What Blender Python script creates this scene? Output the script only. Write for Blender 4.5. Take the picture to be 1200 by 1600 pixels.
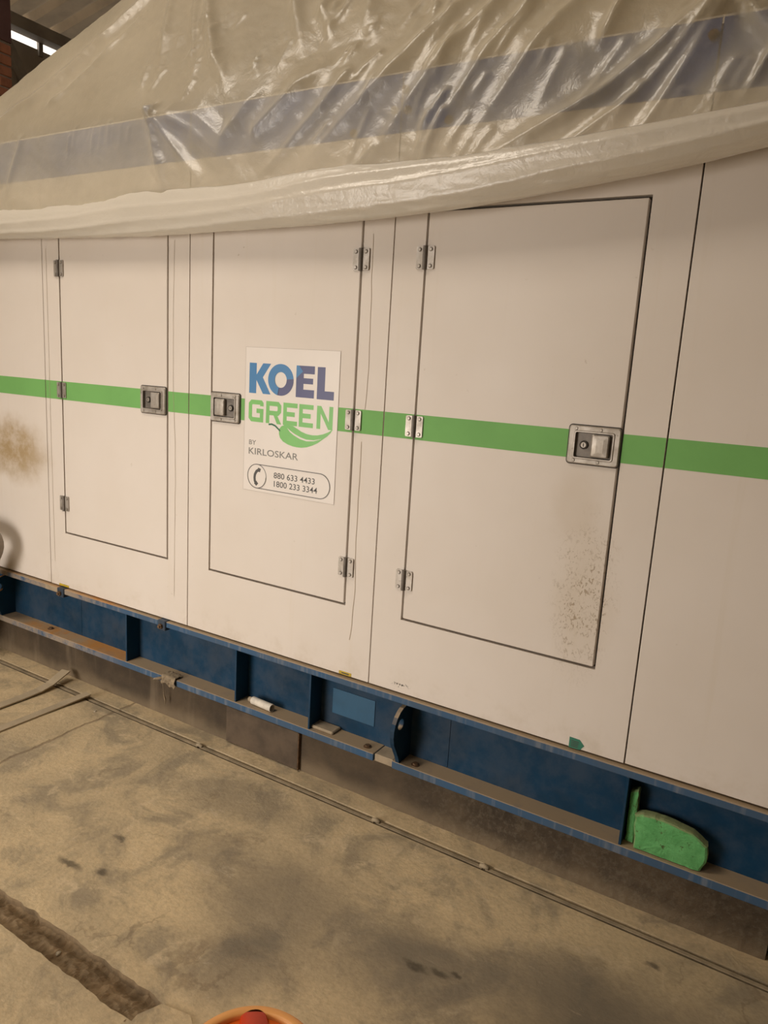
import bpy, bmesh, math, random
import numpy as np
from mathutils import Vector, Matrix, noise

# ------------------------------------------------------------------ camera, sky, lights, exposure
for o in list(bpy.data.objects):
    bpy.data.objects.remove(o, do_unlink=True)
scene = bpy.context.scene
COL = scene.collection
R = math.radians

def rot_cam(yaw, pitch, roll):
    return Matrix.Rotation(yaw, 3, 'Z') @ Matrix.Rotation(pitch, 3, 'X') @ Matrix.Rotation(roll, 3, 'Y')

cam_d = bpy.data.cameras.new('camera')
cam = bpy.data.objects.new('camera', cam_d)
COL.objects.link(cam)
rc = rot_cam(5.33854039e-01, -1.92829643e-01, -6.02366615e-02)
cx, cy, cz = rc @ Vector((1, 0, 0)), rc @ Vector((0, 0, 1)), rc @ Vector((0, -1, 0))
cam.matrix_world = Matrix(((cx.x, cy.x, cz.x, 0.0), (cx.y, cy.y, cz.y, -2.2), (cx.z, cy.z, cz.z, 1.64), (0, 0, 0, 1)))
cam_d.sensor_width = 36.0
cam_d.sensor_fit = 'AUTO'
cam_d.lens = 1135.864 / 1600 * 36
cam_d.clip_start = 0.02
cam_d.clip_end = 200
scene.camera = cam

world = bpy.data.worlds.new('world')
scene.world = world
world.use_nodes = True
world.node_tree.nodes['Background'].inputs[0].default_value = (1.0, 0.90, 0.79, 1)
world.node_tree.nodes['Background'].inputs[1].default_value = 2.2

def area_light(name, loc, target, sx, sy, power, col):
    l = bpy.data.lights.new(name, 'AREA')
    l.shape = 'RECTANGLE'
    l.size, l.size_y, l.energy, l.color = sx, sy, power, col
    o = bpy.data.objects.new(name, l)
    COL.objects.link(o)
    o.location = loc
    o.rotation_euler = (Vector(target) - Vector(loc)).to_track_quat('-Z', 'Z').to_euler()
    return o
# daylight: the open doorway to the left behind the camera, and a translucent strip in the roof
dl = area_light('doorway_daylight', (-3.4, -4.4, 1.15), (-1.95, 0.0, 0.50), 1.7, 2.1, 29, (1.0, 0.92, 0.84))
dl.data.spread = R(80)
area_light('roof_skylight', (-3.3, -2.3, 5.2), (-2.6, -0.9, 0.0), 1.8, 1.2, 93, (1.0, 0.88, 0.74))

vs = scene.view_settings
vs.view_transform = 'Standard'
vs.look = 'None'
vs.gamma = 1.0
vs.exposure = -0.07
vs.use_curve_mapping = False

# ------------------------------------------------------------------ node helpers
class NT:
    def __init__(self, name):
        self.m = bpy.data.materials.new(name)
        self.m.use_nodes = True
        self.t = self.m.node_tree
        self.t.nodes.clear()
        self.out = self.t.nodes.new('ShaderNodeOutputMaterial')
        self._pos = None
    def n(self, typ, **kw):
        nd = self.t.nodes.new(typ)
        for k, v in kw.items():
            setattr(nd, k, v)
        return nd
    def link(self, a, b):
        self.t.links.new(a, b)
    def put(self, sock, v):
        if hasattr(v, 'links') or isinstance(v, bpy.types.NodeSocket):
            self.link(v, sock)
        else:
            if isinstance(v, tuple) and len(v) == 3 and sock.type == 'RGBA':
                v = (*v, 1)
            sock.default_value = v
    def pos(self):
        if self._pos is None:
            g = self.n('ShaderNodeNewGeometry')
            self._geo = g
            self._pos = g.outputs['Position']
            s = self.n('ShaderNodeSeparateXYZ')
            self.link(self._pos, s.inputs[0])
            self.x, self.y, self.z = s.outputs
        return self._pos
    def math(self, op, a, b=0.0, c=0.0, clamp=False):
        nd = self.n('ShaderNodeMath', operation=op, use_clamp=clamp)
        self.put(nd.inputs[0], a); self.put(nd.inputs[1], b); self.put(nd.inputs[2], c)
        return nd.outputs[0]
    def noise(self, scale, detail=4, rough=0.55, vec=None, dist=0.0, col=False):
        nd = self.n('ShaderNodeTexNoise')
        self.link(vec if vec is not None else self.pos(), nd.inputs['Vector'])
        nd.inputs['Scale'].default_value = scale
        nd.inputs['Detail'].default_value = detail
        nd.inputs['Roughness'].default_value = rough
        nd.inputs['Distortion'].default_value = dist
        return nd.outputs['Color' if col else 'Fac']
    def vscale(self, s, off=(0, 0, 0)):
        mp = self.n('ShaderNodeMapping')
        self.link(self.pos(), mp.inputs[0])
        mp.inputs['Scale'].default_value = s
        mp.inputs['Location'].default_value = off
        return mp.outputs[0]
    def ramp(self, f, a, b, lo=0.0, hi=1.0, smooth=True):
        nd = self.n('ShaderNodeMapRange', interpolation_type='SMOOTHSTEP' if smooth else 'LINEAR')
        self.put(nd.inputs[0], f)
        nd.inputs[1].default_value, nd.inputs[2].default_value = a, b
        nd.inputs[3].default_value, nd.inputs[4].default_value = lo, hi
        return nd.outputs[0]
    def mix(self, f, a, b, mode='MIX'):
        nd = self.n('ShaderNodeMix', data_type='RGBA', blend_type=mode)
        self.put(nd.inputs[0], f); self.put(nd.inputs[6], a); self.put(nd.inputs[7], b)
        return nd.outputs[2]
    def blob(self, centre, radii, warp=0.0, wscale=6.0):
        """soft mask 1 in the middle of an ellipsoid, 0 outside, with a noisy outline"""
        p = self.pos()
        if warp:
            nz = self.noise(wscale, 4, 0.6, col=True)
            sub = self.n('ShaderNodeVectorMath', operation='SUBTRACT')
            self.link(nz, sub.inputs[0]); sub.inputs[1].default_value = (.5, .5, .5)
            sc = self.n('ShaderNodeVectorMath', operation='SCALE')
            self.link(sub.outputs[0], sc.inputs[0]); sc.inputs['Scale'].default_value = warp
            ad = self.n('ShaderNodeVectorMath', operation='ADD')
            self.link(p, ad.inputs[0]); self.link(sc.outputs[0], ad.inputs[1])
            p = ad.outputs[0]
        s = self.n('ShaderNodeVectorMath', operation='SUBTRACT')
        self.link(p, s.inputs[0]); s.inputs[1].default_value = centre
        d = self.n('ShaderNodeVectorMath', operation='DIVIDE')
        self.link(s.outputs[0], d.inputs[0]); d.inputs[1].default_value = radii
        l = self.n('ShaderNodeVectorMath', operation='LENGTH')
        self.link(d.outputs[0], l.inputs[0])
        return self.ramp(l.outputs['Value'], 1.0, 0.25)
    def bump(self, h, strength=0.3, dist=0.01):
        b = self.n('ShaderNodeBump')
        b.inputs['Strength'].default_value = strength
        b.inputs['Distance'].default_value = dist
        self.put(b.inputs['Height'], h)
        return b.outputs[0]
    def principled(self, col, rough=0.5, metal=0.0, normal=None, spec=None):
        p = self.n('ShaderNodeBsdfPrincipled')
        self.put(p.inputs['Base Color'], col)
        self.put(p.inputs['Roughness'], rough)
        self.put(p.inputs['Metallic'], metal)
        if spec is not None:
            p.inputs['Specular IOR Level'].default_value = spec
        if normal is not None:
            self.link(normal, p.inputs['Normal'])
        self.link(p.outputs[0], self.out.inputs[0])
        return p

MAT = {}
def simple(name, col, rough=0.5, metal=0.0, var=0.12, scale=9.0, bump=0.0, spec=None):
    t = NT(name)
    f = t.noise(scale, 5, 0.6)
    c2 = tuple(c * (1 - 2 * var) for c in col)
    c = t.mix(t.ramp(f, 0.35, 0.7), col, c2)
    nrm = t.bump(t.noise(scale * 6, 3, 0.6), bump, 0.004) if bump else None
    t.principled(c, rough, metal, nrm, spec)
    MAT[name] = t.m
    return t.m

def paint_white():
    t = NT('canopy_paint')
    t.pos()
    base = t.mix(t.ramp(t.noise(1.3, 4, 0.6), 0.3, 0.75), (0.775, 0.71, 0.645), (0.73, 0.66, 0.585))
    # faint yellowing streaks running down
    st = t.noise(1.0, 4, 0.6, vec=t.vscale((16, 16, 0.6)))
    base = t.mix(t.ramp(st, 0.58, 0.85, 0, 0.35), base, (0.66, 0.57, 0.43))
    # fine grime specks
    sp = t.noise(42, 2, 0.5)
    spm = t.math('MULTIPLY', t.ramp(sp, 0.70, 0.78, 0, 1), t.ramp(t.noise(2.3, 2, 0.5), 0.45, 0.7))
    base = t.mix(t.math('MULTIPLY', spm, 0.45), base, (0.40, 0.32, 0.22))
    # brown dust smudge on the far left panel
    b = t.blob((-3.52, 0, 1.13), (0.36, 1, 0.21), 0.16, 7)
    nb = t.ramp(t.noise(13, 5, 0.7), 0.3, 0.62)
    base = t.mix(t.math('MULTIPLY', b, t.math('MULTIPLY_ADD', nb, 0.5, 0.5)), base, (0.43, 0.315, 0.175))
    # scuffed grime low on the right-hand door
    b2 = t.blob((-0.560, 0, 0.98), (0.13, 1, 0.33), 0.10, 8)
    sc = t.ramp(t.noise(1.0, 3, 0.65, vec=t.vscale((95, 95, 60)), dist=1.2), 0.52, 0.62)
    sc = t.math('MULTIPLY', sc, t.ramp(t.noise(16, 2, 0.5), 0.36, 0.56))
    base = t.mix(t.math('MULTIPLY', b2, t.math('MULTIPLY', sc, 0.75)), base, (0.24, 0.16, 0.085))
    base = t.mix(t.math('MULTIPLY', b2, 0.25), base, (0.52, 0.42, 0.28))
    b3 = t.blob((-0.62, 0, 1.26), (0.10, 1, 0.16), 0.08, 9)
    base = t.mix(t.math('MULTIPLY', b3, 0.22), base, (0.50, 0.39, 0.25))
    # chipped print by the base on the door bay
    ch = t.blob((-1.185, 0, 0.51), (0.05, 1, 0.013), 0.02, 20)
    chn = t.ramp(t.noise(120, 2, 0.6), 0.52, 0.6)
    base = t.mix(t.math('MULTIPLY', ch, chn), base, (0.06, 0.05, 0.04))
    # grimy lower edge
    low = t.math('MULTIPLY', t.ramp(t.z, 0.62, 0.47), t.ramp(t.noise(9, 4, 0.65), 0.45, 0.75))
    base = t.mix(t.math('MULTIPLY', low, 0.4), base, (0.50, 0.41, 0.29))
    rough = t.ramp(t.noise(3, 3, 0.5), 0.3, 0.7, 0.42, 0.55)
    t.principled(base, rough, 0, t.bump(t.noise(2.2, 2, 0.5), 0.12, 0.02), 0.25)
    MAT['paint'] = t.m

def dusty_blue():
    t = NT('blue_frame_paint')
    t.pos()
    base = t.mix(t.ramp(t.noise(5, 4, 0.6), 0.35, 0.7), (0.006, 0.045, 0.10), (0.009, 0.037, 0.075))
    g = t._geo
    s = t.n('ShaderNodeSeparateXYZ')
    t.link(g.outputs['Normal'], s.inputs[0])
    up = t.ramp(s.outputs[2], 0.4, 0.8)
    dn = t.ramp(t.noise(11, 5, 0.65), 0.25, 0.55, 0.55, 1.0)
    rusty = t.math('MULTIPLY', t.ramp(t.x, -2.45, -2.9), t.ramp(t.noise(6, 3, 0.5), 0.3, 0.6))
    dust = t.mix(rusty, (0.32, 0.245, 0.165), (0.50, 0.255, 0.085))
    base = t.mix(t.math('MULTIPLY', up, dn), base, dust)
    # film of dust and scrapes on the faces turned to the room
    fr = t.math('MULTIPLY', t.ramp(t.math('MULTIPLY', s.outputs[1], -1.0), 0.5, 0.9), t.ramp(t.noise(7, 5, 0.7), 0.35, 0.7, 0.0, 0.10))
    base = t.mix(fr, base, (0.33, 0.29, 0.25))
    t.principled(base, 0.6, 0, t.bump(t.noise(60, 2, 0.5), 0.08, 0.003), 0.15)
    MAT['blue'] = t.m
    t2 = NT('scraped_blue_edge')
    t2.pos()
    b = t2.mix(t2.ramp(t2.noise(5, 4, 0.6), 0.3, 0.7), (0.045, 0.105, 0.20), (0.065, 0.105, 0.165))
    st = t2.ramp(t2.noise(1.0, 3, 0.7, vec=t2.vscale((26, 4, 3))), 0.5, 0.72)
    b = t2.mix(t2.math('MULTIPLY', st, 0.4), b, (0.28, 0.28, 0.28))
    g = t2._geo
    s2 = t2.n('ShaderNodeSeparateXYZ')
    t2.link(g.outputs['Normal'], s2.inputs[0])
    up = t2.ramp(s2.outputs[2], 0.4, 0.8)
    rusty = t2.math('MULTIPLY', t2.math('MULTIPLY', t2.ramp(t2.x, -2.62, -2.72), t2.ramp(t2.x, -3.7, -3.3)), t2.ramp(t2.noise(5, 3, 0.5), 0.3, 0.55))
    dustc = t2.mix(rusty, (0.37, 0.28, 0.18), (0.52, 0.25, 0.075))
    b = t2.mix(t2.math('MULTIPLY', up, t2.ramp(t2.noise(11, 4, 0.6), 0.25, 0.5, 0.75, 1)), b, dustc)
    le = t2.math('MULTIPLY', t2.ramp(t2.x, -2.6, -3.1), t2.ramp(t2.noise(12, 4, 0.7), 0.35, 0.6))
    b = t2.mix(t2.math('MULTIPLY', le, 0.7), b, (0.42, 0.32, 0.21))
    t2.principled(b, 0.6, 0, None, 0.2)
    MAT['blue_edge'] = t2.m

def concrete_floor():
    t = NT('floor_concrete')
    t.pos()
    base = t.mix(t.ramp(t.noise(1.6, 6, 0.62), 0.3, 0.72), (0.70, 0.55, 0.335), (0.50, 0.40, 0.255))
    base = t.mix(t.ramp(t.noise(4.3, 6, 0.68, dist=0.6), 0.44, 0.66, 0, 0.75), base, (0.29, 0.245, 0.175))
    base = t.mix(t.ramp(t.noise(9.0, 6, 0.7, dist=1.0), 0.54, 0.70, 0, 0.65), base, (0.72, 0.58, 0.38))
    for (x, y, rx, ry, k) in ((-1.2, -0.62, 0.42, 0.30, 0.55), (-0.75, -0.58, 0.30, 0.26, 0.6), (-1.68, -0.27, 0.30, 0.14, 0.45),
                              (-1.15, -0.85, 0.2, 0.18, 0.55), (-0.40, -0.43, 0.3, 0.2, 0.5), (-0.0, -0.55, 0.8, 0.42, 0.8), (-1.6, -0.55, 0.22, 0.14, 0.4)):  # stains, but the widest blob paints in the light falloff at near right
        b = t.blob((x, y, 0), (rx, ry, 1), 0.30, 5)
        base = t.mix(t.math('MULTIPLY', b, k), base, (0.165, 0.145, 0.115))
    for (x, y, rx, ry) in ((-0.754, -0.596, 0.055, 0.018), (-0.69, -0.578, 0.04, 0.02), (-1.865, -0.702, 0.032, 0.018), (-1.771, -0.846, 0.03, 0.02),
                           (-1.89, -0.88, 0.07, 0.02), (-0.65, -0.56, 0.02, 0.015), (-0.19, -0.2, 0.03, 0.015)):
        b = t.blob((x, y, 0), (rx, ry, 1), 0.04, 24)
        base = t.mix(t.math('MULTIPLY', b, 0.8), base, (0.085, 0.07, 0.05))
    # pale scuffs
    sc = t.ramp(t.noise(1.0, 5, 0.7, vec=t.vscale((7, 17, 1), (3, 1, 0)), dist=1.4), 0.62, 0.72)
    base = t.mix(t.math('MULTIPLY', sc, 0.35), base, (0.66, 0.56, 0.42))
    # hair cracks
    v = t.n('ShaderNodeTexVoronoi', feature='DISTANCE_TO_EDGE')
    w = t.noise(6, 4, 0.6, col=True)
    wv = t.n('ShaderNodeVectorMath', operation='MULTIPLY_ADD')
    t.link(w, wv.inputs[0]); wv.inputs[1].default_value = (0.35, 0.35, 0); t.link(t._pos, wv.inputs[2])
    t.link(wv.outputs[0], v.inputs['Vector'])
    v.inputs['Scale'].default_value = 3.1
    cr = t.math('MULTIPLY', t.ramp(v.outputs['Distance'], 0.018, 0.004), t.ramp(t.noise(2.6, 2, 0.5), 0.52, 0.64))
    base = t.mix(t.math('MULTIPLY', cr, 0.35), base, (0.17, 0.12, 0.075))
    # slab joint at right angles to the plinth
    jx = t.math('ADD', t.x, t.math('MULTIPLY_ADD', t.noise(7, 4, 0.6), 0.05, 2.605))
    jm = t.math('MULTIPLY', t.ramp(t.math('ABSOLUTE', jx), 0.011, 0.002), t.ramp(t.y, -1.0, -0.7))
    base = t.mix(t.math('MULTIPLY', jm, 0.6), base, (0.20, 0.145, 0.09))
    fine = t.noise(70, 3, 0.6)
    base = t.mix(t.ramp(fine, 0.35, 0.7, 0.0, 0.22), base, (0.22, 0.175, 0.12))
    hgt = t.math('ADD', t.math('MULTIPLY', t.noise(8, 5, 0.65), 0.7), t.math('MULTIPLY', fine, 0.12))
    hgt = t.math('SUBTRACT', hgt, t.math('MULTIPLY', jm, 0.5))
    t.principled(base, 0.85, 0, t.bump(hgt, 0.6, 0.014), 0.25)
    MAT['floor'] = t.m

def plinth_mat():
    t = NT('plinth_concrete')
    t.pos()
    base = t.mix(t.ramp(t.noise(3.5, 5, 0.65), 0.3, 0.7), (0.115, 0.085, 0.055), (0.065, 0.05, 0.036))
    # runs of lighter slurry on the far end
    ru = t.math('MULTIPLY', t.ramp(t.noise(1.0, 3, 0.6, vec=t.vscale((9, 9, 1.2))), 0.52, 0.7), t.ramp(t.x, -1.9, -2.5))
    base = t.mix(t.math('MULTIPLY', ru, 0.5), base, (0.22, 0.17, 0.115))
    # pebbly dark soil coat on the near end
    pb = t.math('MULTIPLY', t.ramp(t.noise(55, 3, 0.7), 0.45, 0.65), t.ramp(t.x, -1.3, -0.8))
    base = t.mix(t.math('MULTIPLY', pb, 0.5), base, (0.15, 0.125, 0.09))
    # settled dust rising from the floor
    ds = t.ramp(t.math('ADD', t.z, t.math('MULTIPLY', t.noise(6, 4, 0.6), -0.07)), 0.045, -0.03)
    base = t.mix(t.math('MULTIPLY', ds, 0.35), base, (0.36, 0.28, 0.18))
    t.principled(base, 0.9, 0, t.bump(t.noise(45, 4, 0.7), 0.5, 0.008), 0.2)
    MAT['plinth'] = t.m

def film_mat(name, fac0, cream, noise_amt, gl=0.035):
    t = NT(name)
    t.pos()
    tr = t.n('ShaderNodeBsdfTransparent'); tr.inputs[0].default_value = (0.97, 0.95, 0.90, 1)
    nrm = t.bump(t.math('ADD', t.noise(14, 4, 0.6, dist=0.8), t.math('MULTIPLY', t.noise(60, 3, 0.6, dist=1.0), 0.3)), 0.26, 0.012)
    di = t.n('ShaderNodeBsdfDiffuse'); di.inputs[0].default_value = (*cream, 1); t.link(nrm, di.inputs['Normal'])
    tl = t.n('ShaderNodeBsdfTranslucent'); tl.inputs[0].default_value = (*cream, 1); t.link(nrm, tl.inputs['Normal'])
    m1 = t.n('ShaderNodeMixShader'); m1.inputs[0].default_value = 0.25
    t.link(di.outputs[0], m1.inputs[1]); t.link(tl.outputs[0], m1.inputs[2])
    g = t.n('ShaderNodeBsdfGlossy'); g.inputs['Color'].default_value = (1, 1, 1, 1); g.inputs['Roughness'].default_value = 0.28
    t.link(nrm, g.inputs['Normal'])
    lw = t.n('ShaderNodeLayerWeight'); lw.inputs['Blend'].default_value = 0.35
    f = t.math('MULTIPLY_ADD', lw.outputs['Facing'], 0.34, fac0)
    nz = t.math('MULTIPLY_ADD', t.noise(3.2, 4, 0.6), noise_amt, -noise_amt * 0.5)
    f = t.math('ADD', f, nz, clamp=True)
    m2 = t.n('ShaderNodeMixShader'); t.link(f, m2.inputs[0])
    t.link(tr.outputs[0], m2.inputs[1]); t.link(m1.outputs[0], m2.inputs[2])
    fr = t.n('ShaderNodeFresnel'); fr.inputs['IOR'].default_value = 1.5; t.link(nrm, fr.inputs['Normal'])
    m3 = t.n('ShaderNodeMixShader'); t.link(t.math('ADD', fr.outputs[0], gl - 0.04, clamp=True), m3.inputs[0])
    t.link(m2.outputs[0], m3.inputs[1]); t.link(g.outputs[0], m3.inputs[2])
    t.link(m3.outputs[0], t.out.inputs[0])
    MAT[name] = t.m

def steel_mat():
    t = NT('zinc_steel')
    t.pos()
    c = t.mix(t.ramp(t.noise(30, 4, 0.6), 0.35, 0.7), (0.47, 0.43, 0.385), (0.34, 0.30, 0.25))
    c = t.mix(t.ramp(t.noise(75, 3, 0.7), 0.62, 0.72, 0, 0.7), c, (0.10, 0.08, 0.06))
    t.principled(c, t.ramp(t.noise(20, 3, 0.5), 0.3, 0.7, 0.40, 0.55), 0.5, t.bump(t.noise(90, 2, 0.5), 0.1, 0.002))
    MAT['steel'] = t.m

simple('steel_dark', (0.20, 0.175, 0.15), 0.5, 0.4, 0.15, 40)
simple('rubber_black', (0.05, 0.042, 0.035), 0.8, 0, 0.1, 20)
paint_white(); dusty_blue(); concrete_floor(); plinth_mat(); steel_mat()
film_mat('film', 0.37, (0.90, 0.81, 0.62), 0.24)
film_mat('film_roll', 0.80, (0.90, 0.84, 0.73), 0.10, 0.05)
simple('dark_gap', (0.045, 0.03, 0.018), 0.9, 0, 0.2)
simple('green_stripe_vinyl', (0.20, 0.47, 0.14), 0.6, 0, 0.04, 5, 0, 0.2)
simple('blue_band_vinyl', (0.06, 0.125, 0.36), 0.4, 0, 0.05, 4)
simple('sticker_vinyl', (0.82, 0.76, 0.70), 0.4, 0, 0.02, 4)
simple('sticker_edge', (0.50, 0.44, 0.38), 0.5, 0, 0.02)
simple('logo_blue', (0.055, 0.22, 0.47), 0.4, 0, 0.02)
simple('logo_navy', (0.085, 0.09, 0.21), 0.4, 0, 0.05)
simple('logo_green', (0.21, 0.56, 0.15), 0.4, 0, 0.04)
simple('logo_dark_green', (0.03, 0.16, 0.07), 0.3, 0, 0.02)
simple('print_grey', (0.075, 0.07, 0.065), 0.4, 0, 0.02)
simple('print_mid_grey', (0.21, 0.20, 0.18), 0.4, 0, 0.02)
simple('hairline_brown', (0.47, 0.385, 0.29), 0.8, 0, 0.1)
simple('yellow_label', (0.60, 0.42, 0.03), 0.5, 0, 0.15, 60)
simple('tag_green', (0.035, 0.20, 0.13), 0.5, 0, 0.05)
simple('patch_blue', (0.03, 0.115, 0.215), 0.45, 0, 0.08, 8)
simple('clamp_dark', (0.035, 0.055, 0.085), 0.5, 0, 0.2, 20)
simple('bolt_rust', (0.20, 0.12, 0.065), 0.6, 0.4, 0.25, 60, 0.2)
simple('dusty_shim', (0.40, 0.32, 0.22), 0.9, 0, 0.12, 20, 0.3)
simple('formwork_plate', (0.115, 0.08, 0.05), 0.7, 0, 0.22, 8, 0.2)
simple('earth_strip', (0.46, 0.375, 0.255), 0.75, 0.0, 0.08, 10, 0.2)
simple('groove_strip', (0.42, 0.335, 0.22), 0.85, 0.0, 0.2, 10, 0.2)
simple('trench_dirt', (0.29, 0.205, 0.115), 0.95, 0, 0.2, 14, 0.7)
simple('ground_dirt', (0.10, 0.075, 0.05), 0.95, 0, 0.2, 6)
simple('pebble', (0.46, 0.39, 0.28), 0.9, 0, 0.2, 40)
simple('pvc_white', (0.78, 0.72, 0.62), 0.5, 0, 0.12, 30)
simple('rag', (0.33, 0.255, 0.165), 0.95, 0, 0.2, 40, 0.4)
simple('rubber_grey', (0.30, 0.255, 0.205), 0.7, 0, 0.12, 12, 0.2)
simple('orange_plastic', (0.85, 0.16, 0.01), 0.35, 0, 0.03)
simple('orange_pale', (0.92, 0.43, 0.13), 0.4, 0, 0.03)
simple('orange_red', (0.62, 0.045, 0.005), 0.4, 0, 0.05)
simple('brick_red', (0.45, 0.19, 0.11), 0.9, 0, 0.2, 7, 0.3)
simple('brick_mortar', (0.33, 0.27, 0.22), 0.95, 0, 0.15, 20)
simple('pillar_paint', (0.16, 0.085, 0.085), 0.8, 0, 0.1, 5)
t = NT('roof_sheet')
rcol = t.mix(t.ramp(t.noise(3, 5, 0.6), 0.35, 0.7), (0.70, 0.60, 0.46), (0.56, 0.48, 0.37))
rd = t.n('ShaderNodeBsdfDiffuse'); t.link(rcol, rd.inputs[0])
rt = t.n('ShaderNodeBsdfTranslucent'); t.link(rcol, rt.inputs[0])
rm = t.n('ShaderNodeMixShader'); rm.inputs[0].default_value = 0.07  # slight translucency added so outside sky brightens the roof underside
t.link(rd.outputs[0], rm.inputs[1]); t.link(rt.outputs[0], rm.inputs[2]); t.link(rm.outputs[0], t.out.inputs[0])
MAT['roof_sheet'] = t.m
simple('roof_steel', (0.36, 0.33, 0.30), 0.6, 0, 0.12, 5)
simple('shed_cladding', (0.55, 0.50, 0.43), 0.8, 0, 0.12, 2)

def foam_mat():
    t = NT('foam_green')
    t.pos()
    c = t.mix(t.ramp(t.noise(25, 5, 0.65), 0.3, 0.7), (0.16, 0.47, 0.17), (0.11, 0.36, 0.12))
    c = t.mix(t.ramp(t.noise(55, 3, 0.7), 0.60, 0.70), c, (0.085, 0.14, 0.05))
    g = t._geo
    s = t.n('ShaderNodeSeparateXYZ'); t.link(g.outputs['Normal'], s.inputs[0])
    side = t.ramp(s.outputs[1], -0.85, -0.5)
    c = t.mix(t.math('MULTIPLY', side, 0.75), c, (0.33, 0.30, 0.16))
    t.principled(c, 0.95, 0, t.bump(t.noise(70, 4, 0.7), 0.6, 0.008), 0.2)
    MAT['foam'] = t.m
foam_mat()

# ------------------------------------------------------------------ mesh helpers
def mk(name, bm, mat, parent=None, smooth=False, mats=None):
    me = bpy.data.meshes.new(name)
    bmesh.ops.recalc_face_normals(bm, faces=bm.faces[:])
    bm.to_mesh(me); bm.free()
    for m in (mats or [mat]):
        me.materials.append(MAT[m] if isinstance(m, str) else m)
    if smooth:
        for p in me.polygons:
            p.use_smooth = True
    o = bpy.data.objects.new(name, me)
    COL.objects.link(o)
    if parent is not None:
        o.parent = parent
    return o
def flat(name, polys, mat, parent, y):
    """flat print: polygons given in (x, z), facing the room, at depth y"""
    me = bpy.data.meshes.new(name)
    vs_, fs = [], []
    for poly in polys:
        k = len(vs_)
        area = sum(poly[i][0] * poly[(i + 1) % len(poly)][1] - poly[(i + 1) % len(poly)][0] * poly[i][1] for i in range(len(poly)))
        if area < 0:
            poly = poly[::-1]
        vs_ += [(p[0], y - 0.00004 * len(fs), p[1]) for p in poly]
        fs.append(list(range(k, k + len(poly))))
    me.from_pydata(vs_, [], fs)
    me.materials.append(MAT[mat])
    o = bpy.data.objects.new(name, me)
    COL.objects.link(o)
    o.parent = parent
    return o
def again(o, parent, loc):
    c = o.copy(); COL.objects.link(c); c.parent = parent; c.location = loc
    return c
def empty(name, loc=(0, 0, 0)):
    o = bpy.data.objects.new(name, None); COL.objects.link(o); o.location = loc
    o.empty_display_size = 0.1
    return o
def tag(o, label, cat=None, group=None, kind=None):
    o['label'] = label
    if cat: o['category'] = cat
    if group: o['group'] = group
    if kind: o['kind'] = kind
    return o
def box(bm, x0, x1, y0, y1, z0, z1, bev=0.0, mi=0, seg=1):
    v = [bm.verts.new(c) for c in ((x0, y0, z0), (x1, y0, z0), (x1, y1, z0), (x0, y1, z0), (x0, y0, z1), (x1, y0, z1), (x1, y1, z1), (x0, y1, z1))]
    fs = [bm.faces.new([v[i] for i in f]) for f in ((0, 3, 2, 1), (4, 5, 6, 7), (0, 1, 5, 4), (1, 2, 6, 5), (2, 3, 7, 6), (3, 0, 4, 7))]
    for f in fs: f.material_index = mi
    if bev > 0:
        es = list({e for f in fs for e in f.edges})
        r = bmesh.ops.bevel(bm, geom=es, offset=bev, segments=seg, profile=0.5, affect='EDGES')
        for f in r['faces']: f.material_index = mi
    return v
def boxo(name, dims, mat, parent=None, bev=0.0):
    bm = bmesh.new(); box(bm, *dims, bev=bev)
    return mk(name, bm, mat, parent)
def prism(bm, pts, axis, a0, a1, mi=0):
    """extrude polygon pts along axis ('x','y','z') between a0 and a1"""
    def P(p, a):
        return {'x': (a, p[0], p[1]), 'y': (p[0], a, p[1]), 'z': (p[0], p[1], a)}[axis]
    A = [bm.verts.new(P(p, a0)) for p in pts]; B = [bm.verts.new(P(p, a1)) for p in pts]
    fs = [bm.faces.new(A), bm.faces.new(B[::-1])]
    n = len(pts)
    for i in range(n):
        fs.append(bm.faces.new((A[i], B[i], B[(i + 1) % n], A[(i + 1) % n])))
    for f in fs: f.material_index = mi
    return fs
def cyl(bm, p0, p1, r0, r1=None, n=14, mi=0, caps=True):
    r1 = r0 if r1 is None else r1
    p0, p1 = Vector(p0), Vector(p1)
    d = (p1 - p0).normalized()
    a = d.orthogonal().normalized(); b = d.cross(a)
    A = [bm.verts.new(p0 + (a * math.cos(2 * math.pi * i / n) + b * math.sin(2 * math.pi * i / n)) * r0) for i in range(n)]
    B = [bm.verts.new(p1 + (a * math.cos(2 * math.pi * i / n) + b * math.sin(2 * math.pi * i / n)) * r1) for i in range(n)]
    fs = [bm.faces.new((A[i], A[(i + 1) % n], B[(i + 1) % n], B[i])) for i in range(n)]
    if caps:
        fs += [bm.faces.new(A[::-1]), bm.faces.new(B)]
    for f in fs: f.material_index = mi
def sweep(bm, path, rad, n=12, caps=True, mi=0):
    rings = []
    for i, p in enumerate(path):
        p = Vector(p)
        t = (Vector(path[min(i + 1, len(path) - 1)]) - Vector(path[max(i - 1, 0)])).normalized()
        a = t.cross(Vector((0, 1, 0.013))).normalized(); b = t.cross(a)
        r = rad[i] if isinstance(rad, (list, tuple)) else rad
        rings.append([bm.verts.new(p + (a * math.cos(2 * math.pi * k / n) + b * math.sin(2 * math.pi * k / n)) * r) for k in range(n)])
    for A, B in zip(rings, rings[1:]):
        for k in range(n):
            bm.faces.new((A[k], A[(k + 1) % n], B[(k + 1) % n], B[k])).material_index = mi
    if caps:
        bm.faces.new(rings[0][::-1]).material_index = mi; bm.faces.new(rings[-1]).material_index = mi
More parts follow.
